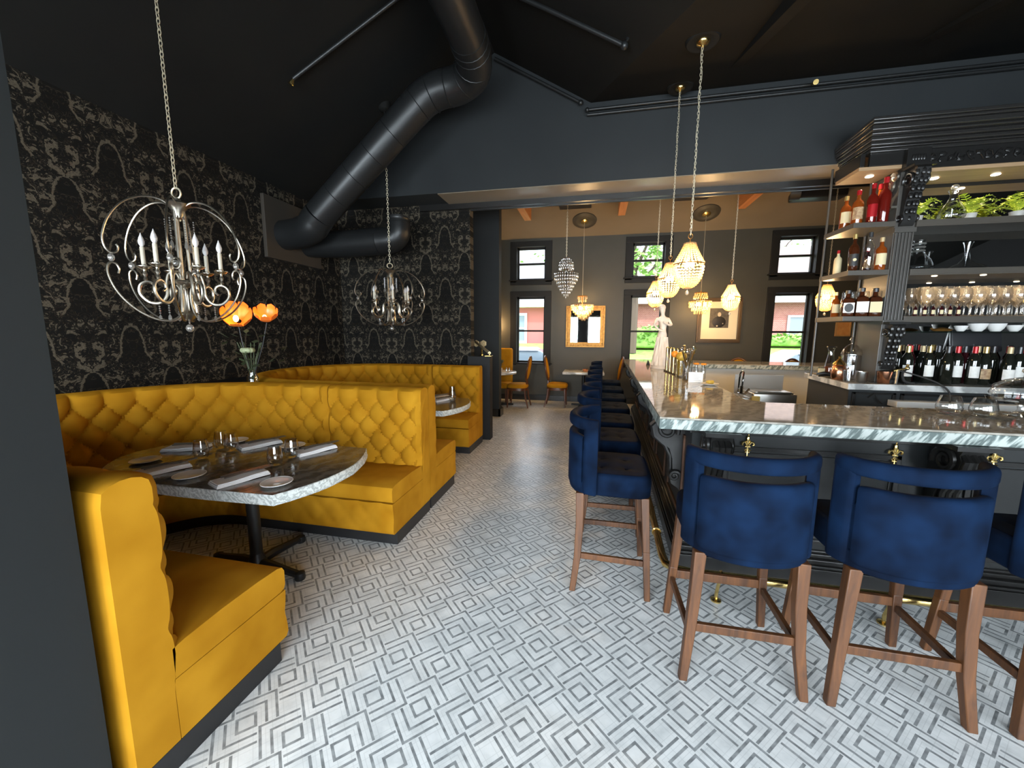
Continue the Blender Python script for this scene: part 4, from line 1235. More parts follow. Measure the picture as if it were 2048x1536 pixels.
def vent_box(x0, x1, y, d, h, label):
    z = zdin(y)
    return tag(MB().box(x0, x1, y-d/2, y+d/2, z-h, z+.10).box(x0+.03, x1-.03, y-d/2-.006, y-d/2, z-h+.03, z-.02).build('ceiling_speaker', M['plastic'], None, smooth=False, bevel=.01), label, 'speaker box', 'black boxes on the dining room ceiling')
vent_box(-.79, -.17, 8.09, .22, .05, 'black box on the dining room ceiling above the tiered crystal chandelier')
vent_box(1.36, 1.93, 8.05, .22, .05, 'black box on the dining room ceiling above the glowing pendants')
sp = tag(MB().rbox(3.30, 4.10, 7.95, 8.25, 3.93, 4.20, .03, 2).tube([(3.36,7.9,4.0),(3.22,7.95,4.02)], .13, 18).build('ceiling_speaker', M['plastic'], None), 'long black ceiling box with a round end beside the right cedar beam', 'speaker box', 'black boxes on the dining room ceiling')
# ================================================================== back bar
CZ = 1.10
ct = thing('back_counter', 'pale marble topped counter under the bottle shelves, black below', 'counter')
cp = [(2.535,4.555), (5.6,4.555), (5.6,5.70), (2.665,5.70)]
MB().prism(cp, CZ-.062, CZ, 'z').build('marble_top', M['marble'], ct, smooth=False, bevel=.004)
MB().prism([(2.57,4.60), (5.6,4.60), (5.6,5.66), (2.70,5.66)], 0, CZ-.063, 'z').build('cabinet_base', M['navy'], ct, smooth=False)
mb = MB()
for x0, x1 in ((2.60,2.98), (3.02,3.9), (3.94,4.8)):
    for a in ((x0,x1,.99,1.01), (x0,x1,.12,.15), (x0,x0+.03,.12,1.01), (x1-.03,x1,.12,1.01)): mb.box(a[0],a[1],4.585,4.602,a[2],a[3])
mb.build('door_frame', M['trimblack'], ct, smooth=False, bevel=.003)
MB().box(2.92,4.9,4.47,4.60,.885,.945).build('drip_tray', M['white'], ct, smooth=False, bevel=.003)
hd = MB().tube([(2.74,4.585,.955),(2.78,4.565,1.0),(2.80,4.565,.955),(2.86,4.57,.90)], .006, 6); hd.build('hanging_cord', M['rubber'], ct)

hb = thing('back_bar_shelves', 'carved black back bar with open shelves, fluted pilaster and deep cornice', 'shelf unit')
Yc, Ym = 4.72, 5.12
FZ = dict(a=2.712, b=2.246, c=1.783, d=1.632)
# mirror and back frame right of the pilaster
MB().box(3.02, 5.6, Ym, Ym+.012, CZ+.003, 3.12).build('mirror', M['mirror'], hb, smooth=False)
MB().box(2.98, 5.6, Ym+.013, Ym+.05, CZ+.003, 3.6).build('back_board', M['trimblack'], hb, smooth=False)
# pilaster: shaft with flutes
pl = MB()
x0, x1 = 2.868, 3.040
w = (x1-x0)
pl.box(x0, x1, Yc+.02, Ym+.01, CZ+.003, 3.36)
for k in range(6):
    xa = x0+w*(.06+.88*k/5.0)-.008 if False else x0+.008+k*(w-.016-.012)/5
    pl.box(xa, xa+.012, Yc+.004, Yc+.022, 1.74, 2.60)
pl.box(x0-.006, x1+.006, Yc-.004, Yc+.03, 1.70, 1.745).box(x0-.006, x1+.006, Yc-.004, Yc+.03, 2.60, 2.645)
pl.build('pilaster', mat('worn_black_paint', (.075,.070,.063), .32), hb, smooth=False, bevel=.003)
def carved(x, z0, z1, name, dp=.13):
    c = MB(); H = z1-z0; wd = .155
    prof = [(0,z1), (-dp,z1), (-dp-.01,z1-.03*H), (-dp*.95,z1-.16*H), (-dp*.7,z1-.34*H), (-dp*.42,z1-.55*H), (-dp*.3,z1-.75*H), (-dp*.34,z1-.90*H), (-dp*.15,z0), (0,z0)]
    c.prism([(Yc+.02+p[0], p[1]) for p in prof], x-wd*.36, x+wd*.36, 'x')
    for sx in (-1, 1):
        for R0, cy0, cz0 in ((dp*.46, -dp*.5, z1-.20*H), (dp*.24, -dp*.20, z0+.12*H)):
            pts = [(x+sx*wd*.42, Yc+.02+cy0+R0*(1-.7*k/20)*cos(-.3+1.5*TAU*k/20), cz0+R0*(1-.7*k/20)*sin(-.3+1.5*TAU*k/20)) for k in range(21)]
            c.tube(pts, [.014*(1-.5*k/20) for k in range(21)], 6)
    rr = random.Random(5)
    for k in range(7):
        t = k/6
        yy = Yc+.02-dp*(1.0-.72*t)-.008; zz = z1-.10*H-.78*H*t
        for dx_ in (-.045, 0, .045):
            c.sph((x+dx_*(1-.35*t), yy+abs(dx_)*.25, zz), .024*(1-.3*t), 7, 5, (.8,.6,1.5))
    c.box(x-wd*.58, x+wd*.58, Yc+.02-dp-.02, Yc+.03, z1, z1+.022)
    return c.build(name, M['trimblack'], hb)
carved(2.954, 2.66, 3.17, 'carved_bracket', .15)
carved(2.954, 1.24, 1.70, 'carved_bracket', .10)
MB().rbox(2.90, 3.01, Yc-.03, Yc+.03, CZ+.003, 1.235, .02, 2).lathe([(.07,CZ+.003),(.075,CZ+.04),(.05,CZ+.07),(.055,CZ+.12),(.03,CZ+.13)], 14, (2.954,Yc-.02,0)).build('pilaster_foot', M['trimblack'], hb)
# entablature: frieze with carved blocks, stepped cornice wrapping round the corner
ent = MB().box(2.86, 5.6, Yc, Ym+.03, 3.19, 3.36)
ent.box(2.58, 2.86, Yc, Yc+.03, 3.24, 3.36).box(2.50, 2.54, Yc, Ym+.03, 3.24, 3.36)
ent.box(2.86, 3.05, Yc-.05, Yc, 3.195, 3.36).build('frieze', M['trimblack'], hb, smooth=False, bevel=.004)
cv = MB(); rr = random.Random(11)
for k in range(34):
    x = 3.10+k*.072; 
    cv.sph((x, Yc-.004, 3.275+.028*sin(k*1.7)), .030, 7, 5, (1.1,.35,.8))
    cv.tube([(x+.03*cos(q), Yc-.008, 3.275+.04*sin(q+k)) for q in (0,1,2,3,4)], .007, 5)
for k in range(5): cv.sph((2.91+k*.022, Yc-.054, 3.275), .022, 7, 5, (.7,.35,1.4))
cv.build('carved_frieze_leaves', M['trimblack'], hb)
cn = MB()
for z0, z1, d in ((3.355,3.385,.035), (3.385,3.40,.05), (3.40,3.43,.085), (3.43,3.465,.12), (3.465,3.485,.165), (3.485,3.53,.21), (3.53,3.553,.235), (3.553,3.585,.25)):
    cn.prism([(2.535-d*.28, Ym+.02), (2.575-d*.55, Yc-d), (5.6, Yc-d), (5.6, Ym+.02)], z0, z1, 'z')
cn.build('cornice', mat('black_gloss_cornice', (.022,.021,.020), .20, coat=1), hb, smooth=True, bevel=.013, seg=4)
MB().box(3.045, 5.6, Yc+.01, Ym-.002, 3.155, 3.189).box(2.50, 2.862, Yc+.01, Ym, 3.205, 3.238).build('soffit_board', M['softwood'], hb, smooth=False)
# shelves: right bay of plank shelves and a glass one, left bay open to the room
def shelf_r(z, th=.062): return MB().box(3.04, 5.6, Yc, Ym-.004, z-th, z).box(3.04, 5.6, Yc-.004, Yc, z-.05, z-.005)
M['shelfpaint'] = mat('grey_brown_shelf_paint', (.075,.066,.055), .35)
for k in ('a', 'b', 'c'): shelf_r(FZ[k]).build('shelf', M['shelfpaint'], hb, smooth=False, bevel=.003)
MB().box(3.03, 5.6, Yc+.08, Ym-.006, FZ['d']-.014, FZ['d']).build('glass_shelf', thinglass('green_glass_shelf', (.80,.90,.84), .3, .02, .08), hb, smooth=False)
def shelf_l(z, th=.05): return MB().prism([(2.505, Yc), (2.866, Yc), (2.866, Ym+.04), (2.49, Ym+.10)], z-th, z, 'z')
for k in ('a', 'b', 'c'): shelf_l(FZ[k]).build('side_shelf', M['shelfpaint'], hb, smooth=False, bevel=.003)
MB().tube([(2.497,Ym+.075,CZ+.005),(2.497,Ym+.075,3.40)], .012, 10).tube([(2.855,Ym+.03,CZ+.003),(2.855,Ym+.03,3.36)], .012, 10).build('shelf_pole', M['shelfpaint'], hb)
# carved silver bracket on the pilaster's left flank
c = MB()
for R0, cy0, cz0 in ((.085, 4.86, 3.07), (.05, 4.94, 2.93), (.04,4.78,3.14)):
    pts = [(2.845, cy0+R0*(1-.72*k/24)*cos(.6+1.6*TAU*k/24), cz0+R0*(1-.72*k/24)*sin(.6+1.6*TAU*k/24)) for k in range(25)]
    c.tube(pts, [.02*(1-.5*k/24) for k in range(25)], 7)
c.box(2.82, 2.867, 4.74, 5.06, 2.84, 2.86).build('carved_bracket', M['silver'], hb)
# puck lights under the soffit
for x, y, z in ((3.27,4.93,3.153), (3.77,4.93,3.153), (4.4,4.93,3.153), (2.69,4.90,3.203)):
    MB().lathe([(.0,-.004),(.030,-.004),(.034,.001),(.0,.001)], 16, (x,y,z)).build('puck_light', emis('puck_led', (1,.86,.66), 14), hb)
    spot('puck_glow', (x,y,z-.012), (0,0,0), 6 if x < 3 else 16, (1,.80,.55), 130, .02)

for x in (3.3, 3.7, 4.1, 4.5):
    z = FZ['b']-.064
    MB().lathe([(.0,-.004),(.018,-.004),(.022,.001),(.0,.001)], 12, (x,4.80,z)).build('puck_light', emis('shelf_led', (1,.80,.52), 10), hb)
    spot('shelf_glow', (x,4.80,z-.01), (0,0,0), 9, (1,.74,.42), 150, .02)
# ------------------------------------------------------------------ bottles
def bottle_proto(kind):
    """profiles: body, neck; returns (profile, label z0 z1 radius, cap z0 z1 radius)"""
    P = dict(
        wine=([(.0,.002),(.034,.0),(.037,.006),(.0375,.185),(.035,.205),(.022,.232),(.0145,.25),(.0140,.285),(.0155,.287),(.0155,.297),(.0,.297)], (.055,.145,.0380), (.245,.299,.0160)),
        burgundy=([(.0,.002),(.036,.0),(.040,.006),(.0405,.150),(.036,.185),(.024,.222),(.0155,.25),(.0145,.285),(.0160,.287),(.0160,.296),(.0,.296)], (.045,.125,.0410), (.238,.298,.0165)),
        spirit=([(.0,.002),(.036,.0),(.039,.006),(.039,.16),(.034,.185),(.016,.205),(.0135,.225),(.0135,.262),(.0,.262)], (.045,.14,.0396), (.240,.278,.0165)),
        tall=([(.0,.002),(.032,.0),(.036,.008),(.040,.15),(.042,.205),(.032,.235),(.015,.258),(.0135,.29),(.0135,.325),(.0,.325)], (.05,.16,.0405), (.30,.345,.017)),
        square=([(.0,.002),(.044,.0),(.047,.006),(.047,.125),(.042,.15),(.018,.165),(.0155,.18),(.0155,.205),(.0,.205)], (.03,.115,.0476), (.195,.225,.020)),
        flask=([(.0,.002),(.040,.0),(.046,.012),(.047,.06),(.035,.10),(.017,.13),(.0145,.15),(.0145,.185),(.018,.19),(.0,.19)], None, (.188,.215,.017)),
        decanter=([(.0,.003),(.072,.0),(.088,.014),(.090,.03),(.074,.07),(.040,.105),(.024,.125),(.023,.15),(.030,.175),(.034,.182)], None, None))
    return P[kind]
def bottle(kind, mats, label, group, loc, rz=0, sc=1, swatch=None):
    prof, lb, cap = bottle_proto(kind)
    t = thing('bottle', label, 'bottle', loc, rz, group)
    n = 4 if kind == 'square' else 16
    mb = MB().lathe(prof, 16)
    if kind == 'square':
        for i, v in enumerate(mb.v):
            x, y, z = v; r = sqrt(x*x+y*y)
            if r > .03:
                a = atan2(y, x); k = 1/max(abs(cos(a)), abs(sin(a))); k = min(k, 1.22)
                mb.v[i] = (x*k*.9, y*k*.9, z)
    mb.build('bottle_body', M[mats[0]], t)
    if lb and mats[1]:
        z0, z1, r = lb; q = MB()
        if kind == 'square': q.box(-r*.80, r*.80, -r*.905, -r*.88, z0, z1)
        else:
            vs = []; fs = []
            for i in range(9):
                a = radians(-90-62+124*i/8); vs += [(r*cos(a), r*sin(a), z0), (r*cos(a), r*sin(a), z1), ((r-.002)*cos(a), (r-.002)*sin(a), z0), ((r-.002)*cos(a), (r-.002)*sin(a), z1)]
            for i in range(8):
                a, b = i*4, i*4+4; fs += [(a, b, b+1, a+1), (a+2, a+3, b+3, b+2), (a+1, b+1, b+3, a+3), (a, a+2, b+2, b)]
            fs += [(0,1,3,2), (32,34,35,33)]
            q.add(vs, fs)
        l = q.build('label', M[mats[1]], t)
        if swatch:
            e = MB(); z_ = (z0+z1)/2
            if kind == 'square': e.lathe([(.0,0),(.030,0),(.030,.003),(.0,.003)], 18, M=Matrix.Translation((0,-r*.905,z_)) @ Matrix.Rotation(radians(90), 4, 'X') @ Matrix.Scale(1.25, 4, (0,1,0)))
            else: e.lathe([(.0,0),(.014,0),(.014,.004),(.0,.004)], 14, M=Matrix.Translation((0,-r+.001,z_)) @ Matrix.Rotation(radians(90), 4, 'X'))
            e.build('label_medallion', M[swatch], l)
    if cap:
        z0, z1, r = cap
        MB().lathe([(.0,z0),(r,z0),(r,z1-.003),(r-.003,z1),(.0,z1)], 14).build('cap', M[mats[2]], t)
    if sc != 1: t.scale = (sc,)*3
    return t
# wine along the counter: front rank from left to right
WG = 'wine bottles along the back counter'
front = [(3.15,'wine','wine','label_white','foil_gold','wine bottle with low white label at the left end of the counter row',None),
 (3.36,'wine','wine','label_white','foil_gold','wine bottle with white label, second in the front row on the back counter',None),
 (3.49,'burgundy','wine',None,'foil_dark','dark wine bottle without visible upper label, third in the front row on the counter',None),
 (3.60,'wine','wine','label_white','foil_red','wine bottle with white label and dull red foil, fourth in the front wine row',None),
 (3.71,'wine','wine','label_white','foil_red','wine bottle with white label and bright red foil, fifth in the front wine row',None),
 (3.83,'burgundy','wine','label_brown','foil_gold','wine bottle with mottled brown label on the back counter',None),
 (3.99,'burgundy','wine','label_white','foil_tan','broad wine bottle with large white label on the back counter',None),
 (4.10,'wine','wine','label_white','foil_dark','wine bottle with white label and grey foil left of the domed cake stand',None),
 (4.24,'wine','wine','label_white','foil_dark','wine bottle with white label and dark foil behind the domed cake stand',None),
 (4.36,'wine','wine','label_white','foil_dark','wine bottle with white label at the right end of the counter row',None)]
for i, (x, k, a, b, c_, lb, sw) in enumerate(front):
    bottle(k, (a, b, c_), lb, WG, (x, 4.785+(.02 if i % 2 else -.02), CZ+.001), radians(8*(i % 3)-8), 1.28, sw)
back = [(3.10,'redwine','foil_dark'),(3.20,'wine','foil_gold'),(3.30,'redwine','foil_red'),(3.42,'wine','foil_tan'),(3.55,'wine','foil_dark'),(3.66,'wine','foil_dark'),(3.78,'redwine','foil_dark'),(3.90,'wine','foil_tan'),(4.02,'wine','foil_dark'),(4.16,'redwine','foil_red'),(4.28,'redwine','foil_red'),(4.40,'wine','foil_dark')]
BK = ['first','second','third','fourth','fifth','sixth','seventh','eighth','ninth','tenth','eleventh','twelfth']
FN = {'foil_dark':'charcoal','foil_gold':'gold','foil_red':'red','foil_tan':'tan'}
for i, (x, a, c_) in enumerate(back):
    bottle('wine' if i % 3 else 'burgundy', (a, None, c_), 'dark wine bottle with %s foil, %s from left in the back rank of wine' % (FN[c_], BK[i]), WG, (x, 4.965+(.015 if i % 2 else 0), CZ+.001), 0, 1.28)
# spirits on the left bay
SA = 'spirit bottles on the open left shelves'
for x, y, z, k, ms, lb, s_, sw in (
    (2.557,4.985,'a','spirit',('amber','label_cream','foil_gold'),'amber bottle with cream label at the left end of the top side shelf',1.0,None),
    (2.600,4.862,'a','spirit',('amber','label_brown','foil_red'),'amber bottle with mottled label, second on the top side shelf',1.05,None),
    (2.677,4.775,'a','tall',('redspirit','foil_red','foil_red'),'bright red aperitif bottle on the top side shelf',.92,None),
    (2.785,4.79,'a','tall',('redspirit',None,'foil_red'),'dark red tall bottle with clear neck, tallest on the top side shelf',1.06,None),
    (2.812,4.91,'a','tall',('amber','label_cream','foil_red'),'bottle with red neck and cream label beside the pilaster on the top side shelf',1.0,None),
    (2.545,5.0,'b','spirit',('label_cream',None,'foil_red'),'small cream bottle with red cap at the back left of the middle side shelf',.75,None),
    (2.600,4.84,'b','tall',('darkspirit','label_black','foil_gold'),'dark bottle with round cream seal on the middle side shelf',.92,'label_cream'),
    (2.705,4.785,'b','tall',('glass',None,'foil_dark'),'clear round shouldered bottle on the middle side shelf',.92,None),
    (2.762,4.90,'b','spirit',('redwine','label_brown','foil_red'),'short dark bottle with red cap on the middle side shelf',.72,None),
    (2.812,4.79,'b','spirit',('amber','label_cream','foil_tan'),'slim bottle with cream label beside the pilaster on the middle side shelf',.98,None),
    (2.545,4.95,'c','spirit',('amber','label_cream','foil_gold'),'small amber bottle at the back left of the lowest side shelf',.8,None),
    (2.575,4.80,'c','square',('darkspirit','label_white','foil_dark'),'square whiskey bottle with oval black and white label on the lowest side shelf',1.0,'label_black'),
    (2.690,4.79,'c','square',('darkspirit','label_white','foil_dark'),'square dark bottle with plain pale label, middle of the lowest side shelf',1.08,None),
    (2.806,4.785,'c','square',('darkspirit','label_cream','foil_dark'),'square dark bottle with tan label beside the pilaster on the lowest side shelf',1.06,None)):
    bottle(k, ms, lb, SA, (x, y, FZ[z]+.001), radians(-12), s_*1.2, sw)
# upturned tasting glasses behind the square bottles
for i, (x, y) in enumerate(((2.63,4.96),(2.70,4.95),(2.76,4.96),(2.82,4.95),(2.67,5.04),(2.79,5.05))):
    o = MB().lathe([(.028,.0),(.030,.004),(.030,.10),(.024,.15),(.022,.155),(.026,.15),(.032,.10),(.032,.0)], 16).build('highball_glass', M['wineglass']); o.location = (x, y, FZ['c']+.001); o.scale = (1,1,1.75)
    tag(o, 'clear tall glass in the cluster behind the square bottles on the lowest side shelf', 'glass', 'tall glasses behind the square bottles')
# clutter on the counter's left end
cl = thing('carafe', 'dark rimmed carafe with amber liquid on the left of the back counter', 'carafe', (2.735,5.30,CZ+.001))
MB().lathe([(.0,.004),(.050,.002),(.055,.02),(.044,.09),(.028,.17),(.024,.21),(.034,.245),(.032,.245),(.022,.21),(.026,.17),(.042,.09),(.052,.02)], 20).build('carafe_body', M['glass'], cl)
MB().lathe([(.0,.006),(.050,.006),(.050,.02),(.042,.085),(.0,.085)], 18).build('liquid', M['amber'], cl)
MB().torus((0,0,.247), .034, .006, 18, 6).build('rim', M['trimblack'], cl); cl.scale = (1.25,1.25,1.4)
cj = thing('copper_pot', 'small copper pot with lid and knob on the back counter', 'pot', (2.645,4.95,CZ+.001))
MB().lathe([(.0,.0),(.045,.0),(.055,.02),(.058,.06),(.048,.10),(.030,.115)], 20).build('pot_body', M['copper'], cj)
MB().lathe([(.050,.112),(.046,.122),(.02,.150),(.008,.160),(.014,.172),(.0,.182)], 18).build('lid', M['brass'], cj); cj.scale = (1.2,1.2,1.45)
for i, (x, y, h, lb) in enumerate(((2.79,5.02,.24,'domed clear glass jar, left of two at the left end of the back counter'), (3.06,5.32,.24,'domed clear glass jar, right of two, close behind the pilaster'))):
    j = thing('glass_jar', lb, 'jar', (x, y, CZ+.001), 0, 'domed glass jars on the back counter')
    MB().lathe([(.0,.004),(.050,.002),(.054,.012),(.054,.15),(.049,.155),(.051,.15),(.051,.014)], 20).build('jar_body', M['glass'], j)
    MB().lathe([(.057,.157),(.057,.165),(.050,.19),(.03,.215),(.012,.228),(.010,.24),(.018,.252),(.014,.268),(.0,.274)], 20).build('lid', M['glass'], j)
    j.scale = (1.65,1.65,1.72)
for x, y, lb, m_, s_ in ((2.63,4.72,'empty rocks glass with white card on the left of the back counter','glass',1.35), (2.745,4.74,'steel tin in front of the jars on the back counter','steel',1.2), (2.915,4.68,'copper and steel tin at the counter edge before the pilaster','copper',1.35)):
    o = MB().lathe([(.0,.003),(.036,.0),(.039,.004),(.045,.09),(.043,.09),(.037,.006),(.0,.008)], 20).build('tumbler' if m_ == 'glass' else 'mixing_tin', M[m_]); o.location = (x, y, CZ+.001); o.scale = (s_,)*3
    tag(o, lb, 'tumbler')
o = MB().tube([(-.10,.03,.03),(-.04,.01,.045),(.03,0,.035),(.10,-.03,.012)], [.012,.02,.018,.010], 8).tube([(-.10,-.02,.012),(0,.02,.02),(.08,.05,.012)], .010, 8).build('bar_tool', M['darkmetal']); o.location = (2.66,5.17,CZ+.001); tag(o, 'dark metal bar tool lying at the left corner of the back counter', 'bar tool')
o = MB().rbox(-.03,.03,-.02,.02,0,.09,.006,2).build('cork_box', M['label_cream']); o.location = (2.655,5.30,CZ+.001); tag(o, 'cream box behind the bar tools at the left corner of the back counter', 'box')
sg = thing('soda_gun', 'brass and black soda gun on a hose before the pilaster foot', 'soda gun', (3.06,4.66,CZ+.001))
MB().tube([(-.09,.0,.13),(-.02,0,.15),(.03,0,.15)], .012, 8).sph((.03,0,.16), .02, 8, 6).tube([(.03,0,.16),(.03,0,.20)], .012, 8).build('gun_head', M['brass'], sg)
MB().tube(crv([(.02,0,.15),(-.02,-.02,.10),(-.01,-.05,.03),(.06,-.07,.012)], 6), .012, 8).tube(crv([(-.03,0,.13),(.06,-.06,.10),(.22,-.11,.03),(.30,-.15,-.06),(.315,-.15,-.20)], 6), .008, 8).build('hose', M['rubber'], sg)
MB().tube([(-.085,-.05,.0),(-.06,-.02,.14)], .014, 8).build('holster', M['steel'], sg)
# register screen behind the wine
rg = thing('register_screen', 'black register screen tilted above the wine bottles', 'screen', (3.93,5.02,CZ+.001))
MB().rbox(-.20,.24,-.02,.02,.33,.56,.012,2,Matrix.Rotation(radians(-10),4,'X')).build('screen', M['plastic'], rg)
MB().tube([(0,.04,.0),(0,.06,.40)], .018, 8).rbox(-.07,.07,.005,.085,0,.015,.005,2).build('stand', M['plastic'], rg)
# shelf of stemware: three ranks
sp_ = MB().lathe([(.0,.0),(.033,.0),(.034,.003),(.006,.008),(.0045,.015),(.0045,.075),(.010,.085),(.030,.105),(.040,.13),(.041,.155),(.035,.195),(.033,.195),(.039,.155),(.038,.13),(.028,.108),(.0,.092)], 16)
g0 = None
for r in range(3):
    for k in range(17):
        x = 3.27+k*.106+(.03 if r == 1 else 0); y = 4.80+r*.107
        if g0 is None:
            g0 = sp_.build('wine_glass', M['stemware']); o = g0
        else:
            o = g0.copy(); COL.objects.link(o)
        o.location = (x, y, FZ['c']+.001); o.scale = (1.22,1.22,1.55 if r else 1.40)
        tag(o, 'clear stemmed glass in the packed rows on the plank shelf above the white cups', 'glass', 'stemmed glasses packed on the plank shelf')
for i, x in enumerate((3.14,3.22,3.29,3.36,3.43,3.50)):
    bottle('spirit', ('redwine','label_cream','foil_dark'), 'miniature dark bottle %s from the left standing before the stemmed glasses' % BK[i], 'miniature bottles before the stemmed glasses', (x, 4.742, FZ['c']+.001), 0, .42)
bottle('decanter', ('glass',None,None), 'clear stoppered decanter beside the pilaster among the stemmed glasses', None, (3.135,4.93,FZ['c']+.001), 0, .9)
# glass shelf of white cups
for i, (x, lb, s_) in enumerate(((3.66,'upturned white cup at the left of the glass shelf',.9), (3.80,'white bowl second on the glass shelf',1.25), (3.95,'white bowl third on the glass shelf',1.25), (4.10,'white handled cup in the middle right of the glass shelf',1.0), (4.25,'white bowl at the right of the glass shelf',1.25))):
    o = MB().lathe([(.0,.006),(.026,.0),(.030,.004),(.045,.025),(.056,.055),(.058,.064),(.054,.064),(.042,.028),(.0,.012)], 22).build('white_bowl', M['china']); o.location = (x, 4.90, FZ['d']+.001); o.scale = (s_,)*3; tag(o, lb, 'bowl', 'white cups and bowls on the glass shelf')
o = MB().lathe([(.0,.012),(.03,.0),(.04,.004),(.05,.02),(.02,.034),(.0,.04)], 18, sx=1.9).tube([(-.06,0,.02),(-.10,0,.03)], .006, 6).build('gravy_boat', M['gilt']); o.location = (3.50,4.90,FZ['d']+.001); tag(o, 'small gold boat shaped dish at the left of the glass shelf', 'dish')
# decanters on the plank shelf above
d1 = thing('decanter', 'wide ship decanter with ringed neck beside the pilaster on the second plank shelf', 'decanter', (3.19,4.88,FZ['b']+.001))
MB().lathe([(.0,.003),(.075,.0),(.092,.015),(.093,.03),(.075,.075),(.040,.115),(.030,.13),(.030,.20),(.036,.215),(.033,.215),(.027,.20),(.027,.13),(.037,.112),(.072,.072),(.088,.03),(.0,.012)], 24).build('decanter_body', M['glass'], d1)
MB().torus((0,0,.14), .032, .006, 18, 6).torus((0,0,.165), .032, .006, 18, 6).torus((0,0,.19), .033, .006, 18, 6).build('neck_ring', M['crystal'], d1); d1.scale = (1.35,1.35,1.4)
d2_ = thing('decanter', 'flat broad decanter with slim neck in the middle of the second plank shelf', 'decanter', (3.60,4.88,FZ['b']+.001))
MB().lathe([(.0,.003),(.11,.0),(.118,.008),(.10,.022),(.05,.045),(.022,.08),(.016,.13),(.020,.175),(.030,.205),(.027,.205),(.013,.13),(.0,.03)], 24).build('decanter_body', M['glass'], d2_); d2_.scale = (1.3,1.3,1.3)
d3 = thing('decanter', 'pear shaped decanter standing among the ferns on the top plank shelf', 'decanter', (3.38,4.82,FZ['a']+.001))
MB().lathe([(.0,.003),(.06,.0),(.075,.015),(.080,.04),(.062,.09),(.038,.13),(.026,.16),(.024,.19),(.036,.215),(.034,.222),(.020,.19),(.034,.13),(.0,.012)], 20).build('decanter_body', M['glass'], d3)
MB().sph((0,0,.24), .022, 10, 7).build('stopper', M['crystal'], d3); d3.scale = (1.3,1.3,1.3)
def fern(loc, R, n, label, seed, m_='leaf', drop=.5):
    t = thing('potted_fern', label, 'potted plant', loc, 0, 'ferns on the top plank shelf')
    MB().lathe([(.0,.0),(.042,.0),(.052,.075),(.056,.08),(.050,.082),(.0,.07)], 18).build('pot', M['terracotta'], t)
    rr = random.Random(seed); f = MB()
    for k in range(n):
        a = TAU*k/n+rr.uniform(-.2,.2); L = R*rr.uniform(.7,1.15); up = rr.uniform(.05,.16)
        pts = []
        for i in range(11):
            u = i/10; r = L*u*.95; z = .075+up*sin(pi*u*.62)*1.3-drop*L*u*u*.45
            pts.append((min(max(r*cos(a), -.25), .4), max(min(r*sin(a), .22), -.20), max(z, .012)))
        f.tube(pts, [.003*(1-.7*i/10) for i in range(11)], 4)
        for i in range(2, 11):
            p = Vector(pts[i]); d = (Vector(pts[i])-Vector(pts[i-1])).normalized(); sd = d.cross(Vector((0,0,1))); sd = sd.normalized() if sd.length > 1e-4 else Vector((1,0,0)); w = .034*(1.1-abs(i-4)/9)
            for sg in (-1, 1):
                q = p+sd*(sg*w)+d*.012+Vector((0,0,rr.uniform(-.006,.008)))
                f.add([tuple(p-d*.007), tuple(p+d*.009), tuple(q+d*.004), tuple(q-d*.003)], [(0,1,2,3)])
    f.build('fronds', M[m_], t, smooth=False)
    return t
fern((3.16,4.93,FZ['a']+.001), .18, 18, 'bushy green fern beside the pilaster on the top plank shelf', 1)
fern((3.60,4.92,FZ['a']+.001), .20, 20, 'trailing green fern in the middle of the top plank shelf, right of the decanter', 2)
fern((3.98,4.92,FZ['a']+.001), .20, 22, 'yellow green fern with long arching fronds at the right of the top plank shelf', 3)
# ================================================================== dining room
mg = thing('wall_mirror', 'gilt framed mirror on the dining room wall reflecting the shop windows', 'mirror', (-.245,YB,1.735))
def frame4(mb, w, h, t, y0, y1, r=.0):
    mb.box(-w,w,y0,y1,h-t,h).box(-w,w,y0,y1,-h,-h+t).box(-w,-w+t,y0,y1,-h+t,h-t).box(w-t,w,y0,y1,-h+t,h-t); return mb
mb = frame4(MB(), .435, .465, .05, -.035, -.002); frame4(mb, .405, .435, .06, -.055, -.035); frame4(mb, .355, .385, .03, -.065, -.04)
for k in range(22):
    for z in (.415, -.415): mb.sph((-.39+k*.037, -.058, z), .011, 6, 4)
for k in range(22):
    for x in (.385, -.385): mb.sph((x, -.058, -.40+k*.038), .011, 6, 4)
mb.build('gilt_frame', M['gilt'], mg, smooth=False, bevel=.006)
MB().box(-.33,.33,-.03,-.004,-.36,.36).build('mirror_glass', M['mirror'], mg, smooth=False)
pc = thing('framed_portrait', 'dark framed old portrait with wide cream mat on the dining room wall', 'picture', (2.53,YB,1.87))
mb = frame4(MB(), .43, .47, .055, -.04, -.002); frame4(mb, .40, .44, .05, -.055, -.035); mb.build('picture_frame', mat('dark_bronze_frame', (.10,.062,.03), .35, .4), pc, smooth=False, bevel=.006)
MB().box(-.36,.36,-.022,-.004,-.40,.40).build('mat_board', M['mat_board'], pc, smooth=False)
ph = MB().box(-.185,.185,-.026,-.022,-.155,.255).build('photograph', M['photo'], pc, smooth=False)
q = MB().lathe([(.0,0),(.115,.0),(.11,.004),(.0,.004)], 20, M=Matrix.Translation((0,-.026,-.03)) @ Matrix.Rotation(radians(90),4,'X') @ Matrix.Diagonal((1.15,1,1,1)))
q.build('sitter_coat', M['photo_dark'], ph)
q = MB().sph((0,-.0285,.125), .040, 12, 8, (.85,.1,1.15)).sph((-.035,-.0285,-.115), .022, 10, 6, (1,.12,.8)).sph((.075,-.0285,-.065), .018, 10, 6, (1,.12,1))
q.build('sitter_face_and_hands', M['photo_skin'], ph)

